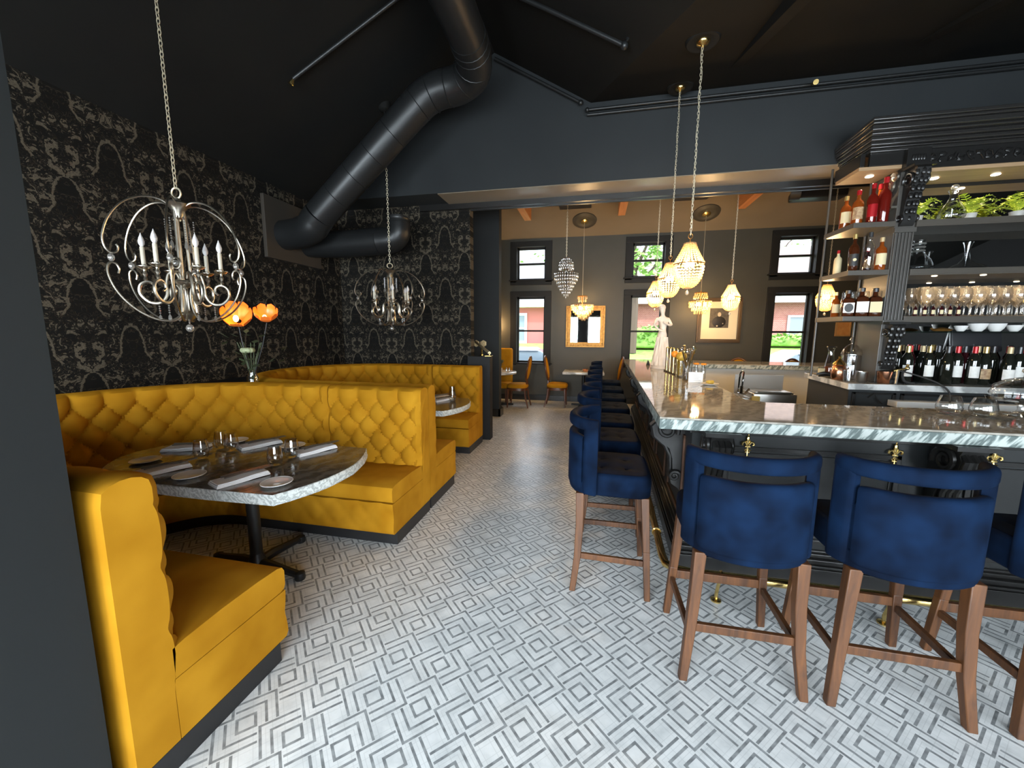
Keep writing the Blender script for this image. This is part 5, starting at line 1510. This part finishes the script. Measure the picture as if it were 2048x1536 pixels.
def dining_chair(loc, rz, label):
    t = thing('dining_chair', label, 'chair', loc, rz, 'oval backed dining chairs')
    # local: faces +y
    n = 28; s = MB(); ol = [(.235*math.copysign(abs(cos(TAU*k/n))**.7, cos(TAU*k/n)), .225*math.copysign(abs(sin(TAU*k/n))**.7, sin(TAU*k/n))) for k in range(n)]
    lv = [(.425,.97), (.44,1.0), (.47,1.0), (.495,.93), (.51,.80), (.517,.5), (.52,.01)]
    s.add([(x*k, y*k, z) for z, k in lv for x, y in ol], [(i*n+j, i*n+(j+1) % n, (i+1)*n+(j+1) % n, (i+1)*n+j) for i in range(len(lv)-1) for j in range(n)]+[tuple(range(n))[::-1]])
    s.build('seat', M['gold_velvet'], t)
    R = Matrix.Translation((0,-.235,.83)) @ Matrix.Rotation(radians(9),4,'X')
    MB().sph((0,0,0), .185, 24, 14, (1,.20,1.30), R).build('back_pad', M['gold_velvet'], t)
    fr = MB().tube([tuple(R @ Vector((.205*cos(TAU*k/28), 0, .262*sin(TAU*k/28)))) for k in range(28)], .020, 8, closed=True)
    fr.tube([(-.06,-.205,.42),(-.055,-.20,.50),(-.05,-.197,.58)], .016, 7).tube([(.06,-.205,.42),(.055,-.20,.50),(.05,-.197,.58)], .016, 7)
    fr.build('back_frame', M['cherry'], t)
    MB().add([(x*.985, y*.985, z) for z in (.37,.427) for x, y in ol], [tuple(range(n))[::-1], tuple(range(n,2*n))]+[(j, (j+1) % n, n+(j+1) % n, n+j) for j in range(n)]).build('seat_rail', M['cherry'], t)
    for sx in (-1,1):
        MB().tube([(sx*.185,.175,.40),(sx*.19,.18,.25),(sx*.195,.19,0)], [.024,.02,.013], 8).build('leg', M['cherry'], t)
        MB().tube([(sx*.175,-.18,.40),(sx*.18,-.20,.22),(sx*.195,-.26,0)], [.024,.02,.014], 8).build('leg', M['cherry'], t)
    return t
c0 = dining_chair((-1.62,8.16,0), radians(90), 'oval backed mustard chair facing left at the round table by the stairs')
dup(c0, (-.79,8.42,0), radians(-90), 'oval backed mustard chair facing right, left of the pale table under the gilt mirror')
dup(c0, (.30,8.52,0), radians(92), 'oval backed mustard chair at the right end of the pale table under the mirror')
dup(c0, (2.78,8.62,0), radians(150), 'oval backed mustard chair showing its top above the far bar below the portrait')
dup(c0, (3.98,8.62,0), radians(195), 'oval backed chair showing its top above the far bar before the right window')
ar = thing('yellow_armchair', 'mustard velvet chair with tall rounded back half hidden by the stair wall', 'chair', (-2.12,8.66,0))
MB().rbox(-.26,.26,.02,.14,.42,1.24,.05,3).build('backrest', M['gold_velvet'], ar)
MB().rbox(-.26,.26,-.40,.03,.36,.48,.04,3).build('seat', M['gold_velvet'], ar)
for sx in (-.2,.2):
    MB().bar((sx,-.34,.36),(sx,-.35,0),.04,.04,w2=.028,h2=.028).build('leg', M['cherry'], ar)
    MB().bar((sx,.08,.42),(sx,.12,0),.04,.04,w2=.028,h2=.028).build('leg', M['cherry'], ar)
rt = thing('round_table', 'round pale marble table by the stairs with a plant and shakers', 'table', (-2.06,8.10,0))
MB().lathe([(.0,.715),(.40,.715),(.42,.722),(.42,.752),(.41,.76),(.0,.76)], 36).build('tabletop', M['marble'], rt)
MB().tube([(0,0,.04),(0,0,.715)], .035, 12).build('pole', M['darkmetal'], rt)
mb = MB()
for k in range(4):
    a = radians(90*k+30); mb.tube([(0,0,.05),(.15*cos(a),.15*sin(a),.045),(.36*cos(a),.36*sin(a),.02)], [.03,.026,.018], 8)
mb.build('base', M['darkmetal'], rt)
o = fern((-1.98,8.0,.761), .11, 14, 'small green plant in a pale pot on the round marble table', 9, 'darkleaf', .2); o['group'] = 'small plants on tables'
for dx_, lb in ((0,'left of two clear shakers on the round marble table'), (.06,'right of two clear shakers on the round marble table')):
    o = MB().lathe([(.0,.0),(.02,.0),(.022,.05),(.016,.075),(.014,.09),(.0,.095)], 14).build('salt_shaker', M['crystal']); o.location = (-1.84+dx_,8.02,.761); tag(o, lb, 'shaker', 'shakers on the round table')
tt = thing('dining_table', 'pale stone topped rectangular table under the gilt mirror', 'table', (-.24,8.62,0))
MB().rbox(-.44,.44,-.30,.30,.705,.76,.012,2).build('tabletop', M['marble'], tt)
MB().tube([(0,0,.03),(0,0,.705)], .035, 12).rbox(-.25,.25,-.03,.03,.0,.035,.01,2).rbox(-.03,.03,-.22,.22,.001,.034,.01,2).build('base', M['darkmetal'], tt)
o = MB().lathe([(.0,.0),(.04,.0),(.055,.02),(.06,.06),(.055,.06),(.0,.02)], 16).build('candle_bowl', M['copper']); o.location = (-.20,8.5,.761); tag(o, 'small copper bowl on the pale table under the gilt mirror', 'bowl')

sc_ = thing('wall_sconce', 'small wall lamp glowing on the dining wall just behind the blue stair column', 'lamp', (-2.40,YB,1.75))
MB().lathe([(.0,-.12),(.05,-.11),(.055,.0),(.03,.05),(.0,.06)], 16, (0,-.09,0)).build('lamp_shade', M['bead'], sc_)
MB().rbox(-.04,.04,-.03,0,-.1,.1,.01,2).tube([(0,-.02,-.1),(0,-.09,-.12)], .01, 6).build('back_plate', M['brass'], sc_)
point('sconce_glow', (-2.36,YB-.2,1.78), 26, WARM, .04)

wp = thing('small_picture', 'small honey wood framed picture on the dining wall seen through the bottle shelves', 'picture', (4.82,YB,1.71))
frame4(MB(), .135, .155, .03, -.03, -.002).build('picture_frame', M['oak'], wp, smooth=False, bevel=.004)
MB().box(-.11,.11,-.015,-.004,-.13,.13).build('panel', mat('amber_wood_panel', (.50,.20,.05), .5, var=(.62,.30,.09), vscale=9), wp, smooth=False)

# ================================================================== on and behind the bar
CT = 1.0707
stt = thing('statue', 'ivory statue of a draped woman standing on the far part of the bar', 'statue', (.965,6.2,CT), radians(15))
def skin_fig(pts, edges, name, m, parent):
    me = bpy.data.meshes.new(name); me.from_pydata([p[:3] for p in pts], edges, []); me.update()
    o = bpy.data.objects.new(name, me); COL.objects.link(o); o.parent = parent
    md = o.modifiers.new('skin', 'SKIN'); md.use_smooth_shade = True
    for i, p in enumerate(pts):
        sv = me.skin_vertices[0].data[i]; sv.radius = (p[3], p[4] if len(p) > 4 else p[3]); sv.use_root = (i == 0)
    s_ = o.modifiers.new('sub', 'SUBSURF'); s_.levels = 2; s_.render_levels = 2
    me.materials.append(m)
    return o
fig = [(.0,0,.48,.075,.062), (.005,0,.56,.055,.045), (.01,-.005,.64,.068,.05), (.005,-.005,.72,.075,.05), (0,-.005,.77,.03,.028), (-.01,-.015,.815,.026,.026), (-.02,-.025,.865,.040,.046), (-.022,-.025,.915,.034,.040),
       (.085,-.005,.735,.026), (.125,-.03,.65,.021), (.055,-.105,.645,.016), (-.02,-.125,.68,.013), (-.045,-.13,.70,.010),
       (-.085,-.005,.735,.026), (-.14,-.03,.655,.021), (-.10,-.10,.58,.017), (-.045,-.125,.56,.013), (-.02,-.13,.55,.010),
       (.05,.0,.42,.066,.06), (-.05,.0,.42,.066,.06)]
ed = [(0,1),(1,2),(2,3),(3,4),(4,5),(5,6),(6,7),(3,8),(8,9),(9,10),(10,11),(11,12),(3,13),(13,14),(14,15),(15,16),(16,17),(0,18),(0,19)]
skin_fig(fig, ed, 'figure', M['plaster'], stt)
dr = MB()
def fold(i, j):
    a = TAU*i/48; z = .05+.42*j/15; t = j/15
    r = (.120-.045*t+.03*sin(pi*t)*0)+.011*(1-t*.6)*sin(9*a+3*t)+.006*sin(17*a-5*t)
    return (r*cos(a)*1.05+.01*t, r*sin(a)*.85, z)
dr.grid(fold, 48, 16, closeu=True).add([(0,0,.47)]+[fold(i,15) for i in range(48)], [(0,1+i,1+(i+1) % 48) for i in range(48)])
dr.build('drapery', M['plaster'], stt)
MB().lathe([(.0,0),(.135,0),(.14,.015),(.13,.03),(.135,.05),(.0,.052)], 28).build('statue_base', M['plaster'], stt)
MB().sph((-.018,-.008,.905), .048, 14, 10, (1,1.05,1)).sph((-.012,.042,.895), .026, 10, 7).build('hair', M['plaster'], stt)
# brass bar rack, citrus, mixing jar, card
bk = thing('brass_bar_rack', 'row of four upright brass tubes on a dark base on the bar', 'bar rack', (.99,5.45,CT))
for k in range(4):
    MB().tube([(.012*k-.02,.24-.17*k,.014),(.012*k-.02,.24-.17*k,.32)], .017, 12).sph((.012*k-.02,.24-.17*k,.325), .019, 10, 6).build('brass_tube', M['brass'], bk)
MB().tube([(-.03,.33,.01),(.0,.0,.01),(.03,-.32,.01)], .012, 8).build('base', M['darkmetal'], bk)
cb = thing('citrus_jar', 'glass jar topped with dried citrus slices and an orange on the bar', 'jar', (1.02,5.02,CT))
MB().lathe([(.0,.004),(.05,.0),(.055,.01),(.055,.20),(.052,.20),(.052,.012)], 20).build('jar_body', M['glass'], cb)
MB().sph((.0,.0,.25), .062, 14, 10, (1,1,.95)).tube([(0,0,.19),(0,0,.02)], [.045,.03], 10).build('dried_citrus', M['lemon'], cb)
MB().sph((-.065,.06,.275), .042, 12, 8).build('orange_slice', M['orange'], cb)
mj = thing('mixing_jar', 'tall glass jar bristling with bar spoons and strainers on the bar', 'jar', (1.03,4.72,CT))
MB().lathe([(.0,.004),(.052,.0),(.056,.01),(.050,.12),(.060,.22),(.057,.22),(.047,.12),(.052,.012)], 20).build('jar_body', M['glass'], mj)
rr = random.Random(4)
for k in range(10):
    a = TAU*k/10; c, s_ = cos(a), sin(a); h = .30+.06*rr.random(); w = .035+.05*rr.random()
    MB().tube([(-.02*c,-.02*s_,.012),(.03*c,.03*s_,.2),((w+.02)*c,(w+.02)*s_,h)], .0042, 6).sph(((w+.02)*c,(w+.02)*s_,h+.012), .019, 8, 6, (1,1,1.4) if k % 2 else (.7,.7,1.7)).build('bar_spoon', M['chrome' if k % 3 else 'brass'], mj)
cd = thing('card_sign', 'small white card with grey lines standing before the mixing jar on the bar', 'card', (1.07,4.49,CT), radians(-8))
MB().rbox(-.072,.072,-.004,.004,.004,.112,.002,1,Matrix.Rotation(radians(-10),4,'X')).box(-.072,.072,-.01,.03,0,.004).build('card_face', M['paper'], cd, smooth=False)
mb = MB()
for k in range(5): mb.box(-.052,.052-.02*(k % 2),-.0052,-.0042,.088-.016*k,.091-.016*k,Matrix.Rotation(radians(-10),4,'X'))
mb.build('printed_lines', mat('grey_print', (.30,.30,.32), .7), cd, smooth=False)
for x, y, lb in ((1.17,4.92,'left of two slim glass bottles with orange tops behind the white card'), (1.24,4.88,'right of two slim glass bottles with orange tops behind the white card')):
    b = thing('slim_bottle', lb, 'bottle', (x, y, CT), 0, 'slim glass bottles on the bar')
    MB().lathe([(.0,.003),(.024,.0),(.028,.01),(.028,.10),(.018,.13),(.014,.16),(.012,.16),(.0,.02)], 16).build('bottle_body', M['glass'], b)
    MB().torus((0,0,.172), .022, .011, 14, 7).build('orange_garnish', M['orange'], b)
o = MB().lathe([(.0,.0),(.03,.0),(.06,.012),(.066,.018),(.058,.016),(.0,.008)], 22).build('garnish_dish', M['china']); o.location = (1.16,4.30,CT); o.scale = (1.3,1.3,1); tag(o, 'white garnish dish beside the white card on the bar', 'dish')
o = MB().sph((0,0,.020), .026, 10, 7, (1.4,1,.7)).sph((.03,.02,.018), .02, 8, 6).build('lemon_peel', M['lemon']); o.location = (1.16,4.30,CT+.012); tag(o, 'lemon peel in the white garnish dish on the bar', 'fruit')
o = MB().prism([(-.03,0),(.03,0),(.006,.075),(-.006,.075)], -.03, .03, 'y').build('bar_caddy', M['darkmetal'], None, smooth=False, bevel=.003); o.location = (.86,6.75,CT); tag(o, 'small dark pyramid shaped ornament on the bar left of the statue', 'ornament')
SG = [(.0,.003),(.032,.0),(.052,.008),(.064,.032),(.066,.052),(.058,.09),(.047,.125),(.0455,.125),(.056,.09),(.0638,.052),(.062,.034),(.050,.012),(.0,.008)]
for x, y, lb in ((2.335,3.12,'large stemless glass on the bar, left of two beside the cake stand'), (2.475,3.06,'large stemless glass on the bar next to the glass cake stand')):
    o = MB().lathe(SG, 28).build('stemless_glass', M['wineglass']); o.location = (x, y, CT); tag(o, lb, 'glass', 'large stemless glasses on the bar')
ck = thing('cake_stand', 'clear glass cake stand with domed lid at the right end of the bar', 'cake stand', (2.74,3.14,CT))
MB().lathe([(.0,.004),(.075,.0),(.078,.006),(.03,.02),(.018,.045),(.022,.075),(.05,.09),(.155,.10),(.165,.125),(.160,.125),(.15,.106),(.0,.10)], 32).build('stand_body', M['wineglass'], ck)
MB().lathe([(.150,.127),(.152,.15),(.135,.20),(.09,.235),(.03,.255),(.0,.258)], 32).build('dome_lid', M['wineglass'], ck)
MB().lathe([(.0,.258),(.012,.262),(.010,.275),(.026,.292),(.026,.305),(.012,.322),(.0,.326)], 14).build('knob', M['crystal'], ck)
# inside of the bar
tag(MB().box(ox(7.36,.74), XB, 7.43, 7.452, .12, .985).build('inner_panel', mat('pale_grey_laminate', (.62,.61,.57), .5), None, smooth=False), 'pale grey panel lining the inside of the far bar', 'panel')
ib = thing('ice_bin', 'stainless ice bin and sink behind the bar with folded lid', 'ice bin', (2.40,6.0,0))
MB().rbox(-.30,.22,-.28,.28,.05,.80,.01,2).build('bin_body', M['steel'], ib)
MB().rbox(-.27,.19,-.25,.02,.802,.822,.005,2).tube([(-.24,-.26,.82),(.16,-.26,.82)], .01, 8).build('lid', M['steel'], ib)
MB().box(-.36,.28,.285,.30,0,1.0).build('splashback', mat('pale_steel_splash', (.46,.45,.42), .4, .3), ib, smooth=False)
fc = thing('bar_faucet', 'tall chrome spring faucet over the bar sink', 'faucet', (2.01,5.92,0))
MB().rbox(-.10,.07,-.2,.2,.05,.74,.01,2).build('sink_block', M['steel'], fc)
MB().tube(crv([(.0,.10,.74),(.0,.10,.95),(.01,.09,1.05),(.02,.02,1.07),(.0,-.04,1.00),(-.01,-.05,.86)], 5), .012, 8).tube([(-.01,-.05,.88),(-.01,-.05,.78)], .020, 10).tube([(.0,.10,.76),(.03,-.06,.77),(.05,-.14,.85)], .014, 8).build('spout', M['chrome'], fc)
o = MB().rbox(-.05,.05,-.012,.012,0,.17,.01,2).build('bar_towel', mat('yellow_towel', (.62,.50,.18), .9)); o.location = (2.12,5.69,.60); tag(o, 'yellow towel hanging at the bar sink', 'towel')

# amber blossom lamp on the ledge
fl = thing('flower_lamp', 'glass vase of dusty leaves with two glowing amber blossom lights behind the booth', 'lamp', (-3.24,3.12,1.071))
MB().lathe([(.0,.004),(.045,.0),(.055,.02),(.05,.08),(.032,.13),(.04,.16),(.037,.16),(.029,.13),(.047,.08),(.05,.022)], 20).build('vase', M['wineglass'], fl)
amb = mat('amber_petal_glass', (.70,.15,.02), .35, emit=(1,.22,.03), estr=.14)
lv_ = MB(); rr = random.Random(21)
for k in range(46):
    a = rr.uniform(0,TAU); e = rr.uniform(.15,1.25); L = rr.uniform(.12,.40)
    p = Vector((cos(a)*cos(e)*.9*L, sin(a)*cos(e)*.6*L, .14+L*sin(e)*1.1)); d = Vector((cos(a)*.8, sin(a)*.6, rr.uniform(-.5,.5))).normalized(); sd = d.cross(Vector((0,0,1))).normalized()
    w = rr.uniform(.018,.04); l = rr.uniform(.05,.11)
    lv_.add([tuple(p), tuple(p+d*l*.5+sd*w), tuple(p+d*l), tuple(p+d*l*.5-sd*w)], [(0,1,2,3)])
for k in range(7):
    a = TAU*k/7; lv_.tube([(0,0,.02),(.05*cos(a),.04*sin(a),.25),(.12*cos(a),.08*sin(a),.42)], .004, 5)
lv_.build('leaves', M['darkleaf'], fl, smooth=False)
q = MB()
for k in range(9):
    a = TAU*k/9; q.sph((.05+.035*cos(a), -.08+.03*sin(a), .35), .032, 7, 5, (1,1,.8))
q.build('pale_flower', mat('pale_green_petal', (.34,.38,.22), .8), fl)
for x, z, s_ in ((-.115,.655,1.15), (.21,.665,.9)):
    q = MB()
    for k in range(7):
        a0 = TAU*k/7
        def pet(i, j):
            u = i/6-.5; v = j/7
            a = a0+u*1.15*(1-.35*v); r = (.02+.075*sin(min(1,v*1.15)*pi*.62)+.02*v*v)*s_
            return (x+r*cos(a), r*sin(a), z+(-.06+.13*v+.02*(1-abs(u)*2)*v)*s_)
        q.grid(pet, 7, 8)
    T_ = Matrix.Translation((x,0,z)) @ Matrix.Rotation(radians(62 if x < 0 else 40), 4, Vector((.75,.65,0))) @ Matrix.Translation((-x,0,-z))
    q.v = [tuple(T_ @ Vector(p)) for p in q.v]
    b_ = q.build('blossom_shade', amb, fl); b_['label'] = 'amber glass blossom shade'
    MB().sph((x,-.02,z-.01), .020*s_, 10, 7, (1,1,1.4)).build('bulb', emis('amber_filament', (1,.50,.16), 22), b_)
    MB().tube([(x*.1,0,.1),(x*.7,0,z*.6),(x,0,z-.06)], .005, 6).build('stem', M['darkmetal'], fl)
    point('blossom_glow', (-3.24+x, 3.05, 1.071+z), 1.6, (1,.35,.08), .03)

# ================================================================== outside
tag(MB().box(-60,60,YB+.3,70,-.45,-.35).box(-60,60,-60,YF-.25,-.45,-.35).build('ground', M['asphalt'], None, smooth=False), kind='structure')
tag(MB().prism([(15.6,-.352),(15.6,.30),(20.9,1.0),(21.2,1.0),(21.2,-.352)], -20, 30, 'x').build('lawn', M['grass'], None, smooth=False), 'bright lawn across the street seen through the windows', 'lawn')
tag(MB().box(-20,30,14.2,15.6,-.352,-.28).build('sidewalk', M['concrete'], None, smooth=False), kind='structure')
h1 = thing('red_house', 'dusty red house with white double window seen through the left windows', 'house', (-5.0,22,-.32))
MB().box(-6,5.6,0,7,0,3.55).build('wall', M['siding'], h1, smooth=False)
MB().prism([(-.7,3.55),(7.7,3.55),(3.5,6.4)], -6.5, 6.1, 'x').build('roof', M['roof'], h1, smooth=False)
MB().box(-6.5,6.1,-.75,-.6,3.30,3.62).box(-6.5,6.1,-.6,0,3.30,3.36).build('porch_fascia', M['white'], h1, smooth=False)
for x in (.2,-3.6):
    w_ = frame4(MB(), .95, .85, .14, -.10, -.01); w_.box(-.07,.07,-.10,-.01,-.72,.72).box(-.95,.95,-.09,-.02,-.04,.04); o = w_.build('window', M['white'], h1, smooth=False); o.location = (x,0,2.15)
    p_ = MB().box(-.85,.85,-.02,.0,-.75,.75).build('glazing', M['winglass'], o, smooth=False)
h2 = thing('brick_house', 'red brick house with white band seen through the middle and right windows', 'house', (6.9,22.5,-.32))
MB().box(-5.6,7.5,0,8,0,3.7).build('wall', M['brick'], h2, smooth=False)
MB().prism([(-.7,3.7),(8.7,3.7),(4,7.0)], -5.7, 8, 'x').build('roof', mat('brown_shingle_roof', (.26,.19,.16), .9), h2, smooth=False)
MB().box(-5.7,8,-.75,-.55,3.45,3.8).build('porch_fascia', M['white'], h2, smooth=False)
MB().box(4.35,4.6,-.7,-.45,0,3.45).build('porch_post', M['white'], h2, smooth=False)
for x in (-2.6,3.2):
    w_ = frame4(MB(), .6, .85, .10, -.08, -.01); w_.box(-.6,.6,-.07,-.02,-.03,.03); o = w_.build('window', M['white'], h2, smooth=False); o.location = (x,0,2.0)
    MB().box(-.52,.52,-.02,.0,-.77,.77).build('glazing', M['winglass'], o, smooth=False)
def leafmass(rr, n, c, R, sz):
    mb = MB()
    for k in range(n):
        u, v = rr.uniform(-1,1), rr.uniform(0,TAU); q = sqrt(1-u*u); e = rr.uniform(.45,1)
        p = Vector((c[0]+R[0]*e*q*cos(v), c[1]+R[1]*e*q*sin(v), c[2]+R[2]*e*u))
        d = Vector((rr.uniform(-1,1), rr.uniform(-1,1), rr.uniform(-.6,.6))).normalized(); s_ = d.cross(Vector((rr.uniform(-1,1),rr.uniform(-1,1),1))).normalized(); z = sz*rr.uniform(.6,1.3)
        mb.add([tuple(p-d*z), tuple(p+s_*z*.6), tuple(p+d*z), tuple(p-s_*z*.6)], [(0,1,2,3)])
    return mb
def tree(x, y, h, R, n, label, seed):
    rr = random.Random(seed); t = thing('street_tree', label, 'tree', (x, y, .30+.132*(y-15.6)+.002 if 15.6 < y < 21 else -.349), 0, 'trees across the street')
    mb = MB().tube([(0,0,0),(.05,0,h*.3),(-.05,.05,h*.62)], [.22,.17,.08], 8)
    for k in range(6):
        a = TAU*k/6+.4; mb.tube([(0,0,h*(.30+.04*k)),(R*.35*cos(a),R*.35*sin(a),h*(.5+.04*k)),(R*.8*cos(a),R*.8*sin(a),h*(.64+.04*k))], [.08,.05,.02], 6)
    mb.build('trunk', M['bark'], t)
    m_ = leafmass(rr, n, (0,0,h*.70), (R,R,h*.32), .17); m_.build('crown', M['treeleaf'], t, smooth=False)
tree(-4.6, 33.5, 8.5, 3.2, 900, 'leafy tree rising behind the dusty red house', 1)
tree(1.6, 18.5, 7.2, 2.0, 1100, 'leafy tree on the lawn seen through the middle window', 2)
tree(12.8, 35, 12.5, 4.2, 500, 'sparse tree with bare branches seen through the upper right window', 3)
tree(-3.5, -14, 7, 3, 900, 'leafy tree out in front of the shop windows', 4)
def hedge(x0, x1, y, h, label, seed):
    rr = random.Random(seed); zb = .30+.132*(y+.4-15.6); t = MB().rbox(x0+.15, x1-.15, y-.4, y+.4, zb+.005, zb+h-.1, .15, 2)
    m_ = leafmass(rr, 900, ((x0+x1)/2, y, zb+h*.55), ((x1-x0)/2, .55, h*.50), .13); t.add(m_.v, m_.f)
    tag(t.build('garden_hedge', M['treeleaf'], None, smooth=False), label, 'hedge', 'hedges across the street')
hedge(1.2, 4.4, 19.6, 1.05, 'green hedge on the lawn seen through the middle window', 5)
hedge(6.6, 11.5, 20.6, .55, 'low green hedge before the brick house seen through the right window', 6)
def car(loc, rz, m_, label):
    t = thing('parked_car', label, 'car', loc, rz, 'cars parked outside the rear windows')
    # side profile in (x, z), extruded across with tumblehome
    low = [(-2.15,.32),(-2.2,.62),(-2.12,.86),(-1.55,.93),(1.05,.93),(1.75,.86),(2.12,.72),(2.2,.50),(2.12,.32)]
    mb = MB(); n = len(low); vs = []
    for y, k in ((-.86,.97),(-.82,1),(.82,1),(.86,.97)): vs += [(x*k, y, z) for x, z in low]
    fs = [(i*n+j, i*n+(j+1) % n, (i+1)*n+(j+1) % n, (i+1)*n+j) for i in range(3) for j in range(n)]+[tuple(range(n))[::-1], tuple(3*n+j for j in range(n))]
    mb.add(vs, fs).build('body', m_, t, bevel=.05)
    top = [(-1.75,.93),(-1.25,1.36),(-.9,1.44),(.25,1.45),(.55,1.38),(1.15,.93)]
    vs = []; n = len(top)
    for y in (-1, 1): vs += [(x, y*(.78-.16*(z-.93)/.5), z) for x, z in top]
    MB().add(vs, [tuple(range(n))[::-1], tuple(range(n,2*n))]+[(j, (j+1) % n, n+(j+1) % n, n+j) for j in range(n)]).build('cabin_glass', M['winglass'], t, bevel=.03)
    MB().add([(x, y*(.66 if abs(x) < 2 else .6), 1.455) for x, y in ((-.95,-1),(.35,-1),(.35,1),(-.95,1))]+[(x*1.06, y*.70, 1.38) for x, y in ((-.95,-1),(.45,-1),(.45,1),(-.95,1))], [(3,2,1,0),(4,5,6,7),(0,1,5,4),(1,2,6,5),(2,3,7,6),(3,0,4,7)]).build('roof', m_, t, bevel=.02)
    for x in (-1.35, 1.38):
        for y in (-.80, .80): 
            w_ = MB().tube([(x,y-.1,.32),(x,y+.1,.32)], .32, 22).build('wheel', M['rubber'], t)
            MB().tube([(x,y-.11,.32),(x,y+.11,.32)], .19, 16).build('hub', M['steel'], w_)
    return t
cz_ = car((-2.25,12.6,-.35), radians(4), M['carsilver'], 'silver car parked outside the left window')
dup(cz_, (6.0,12.9,-.35), radians(180), 'pale blue car parked outside the right window')
for o in kids([x for x in bpy.data.objects if x.get('label','').startswith('pale blue car')][0]):
    if o.name.split('.')[0] in ('body','roof'):
        o.data = o.data.copy(); o.data.materials[0] = M['carblue']
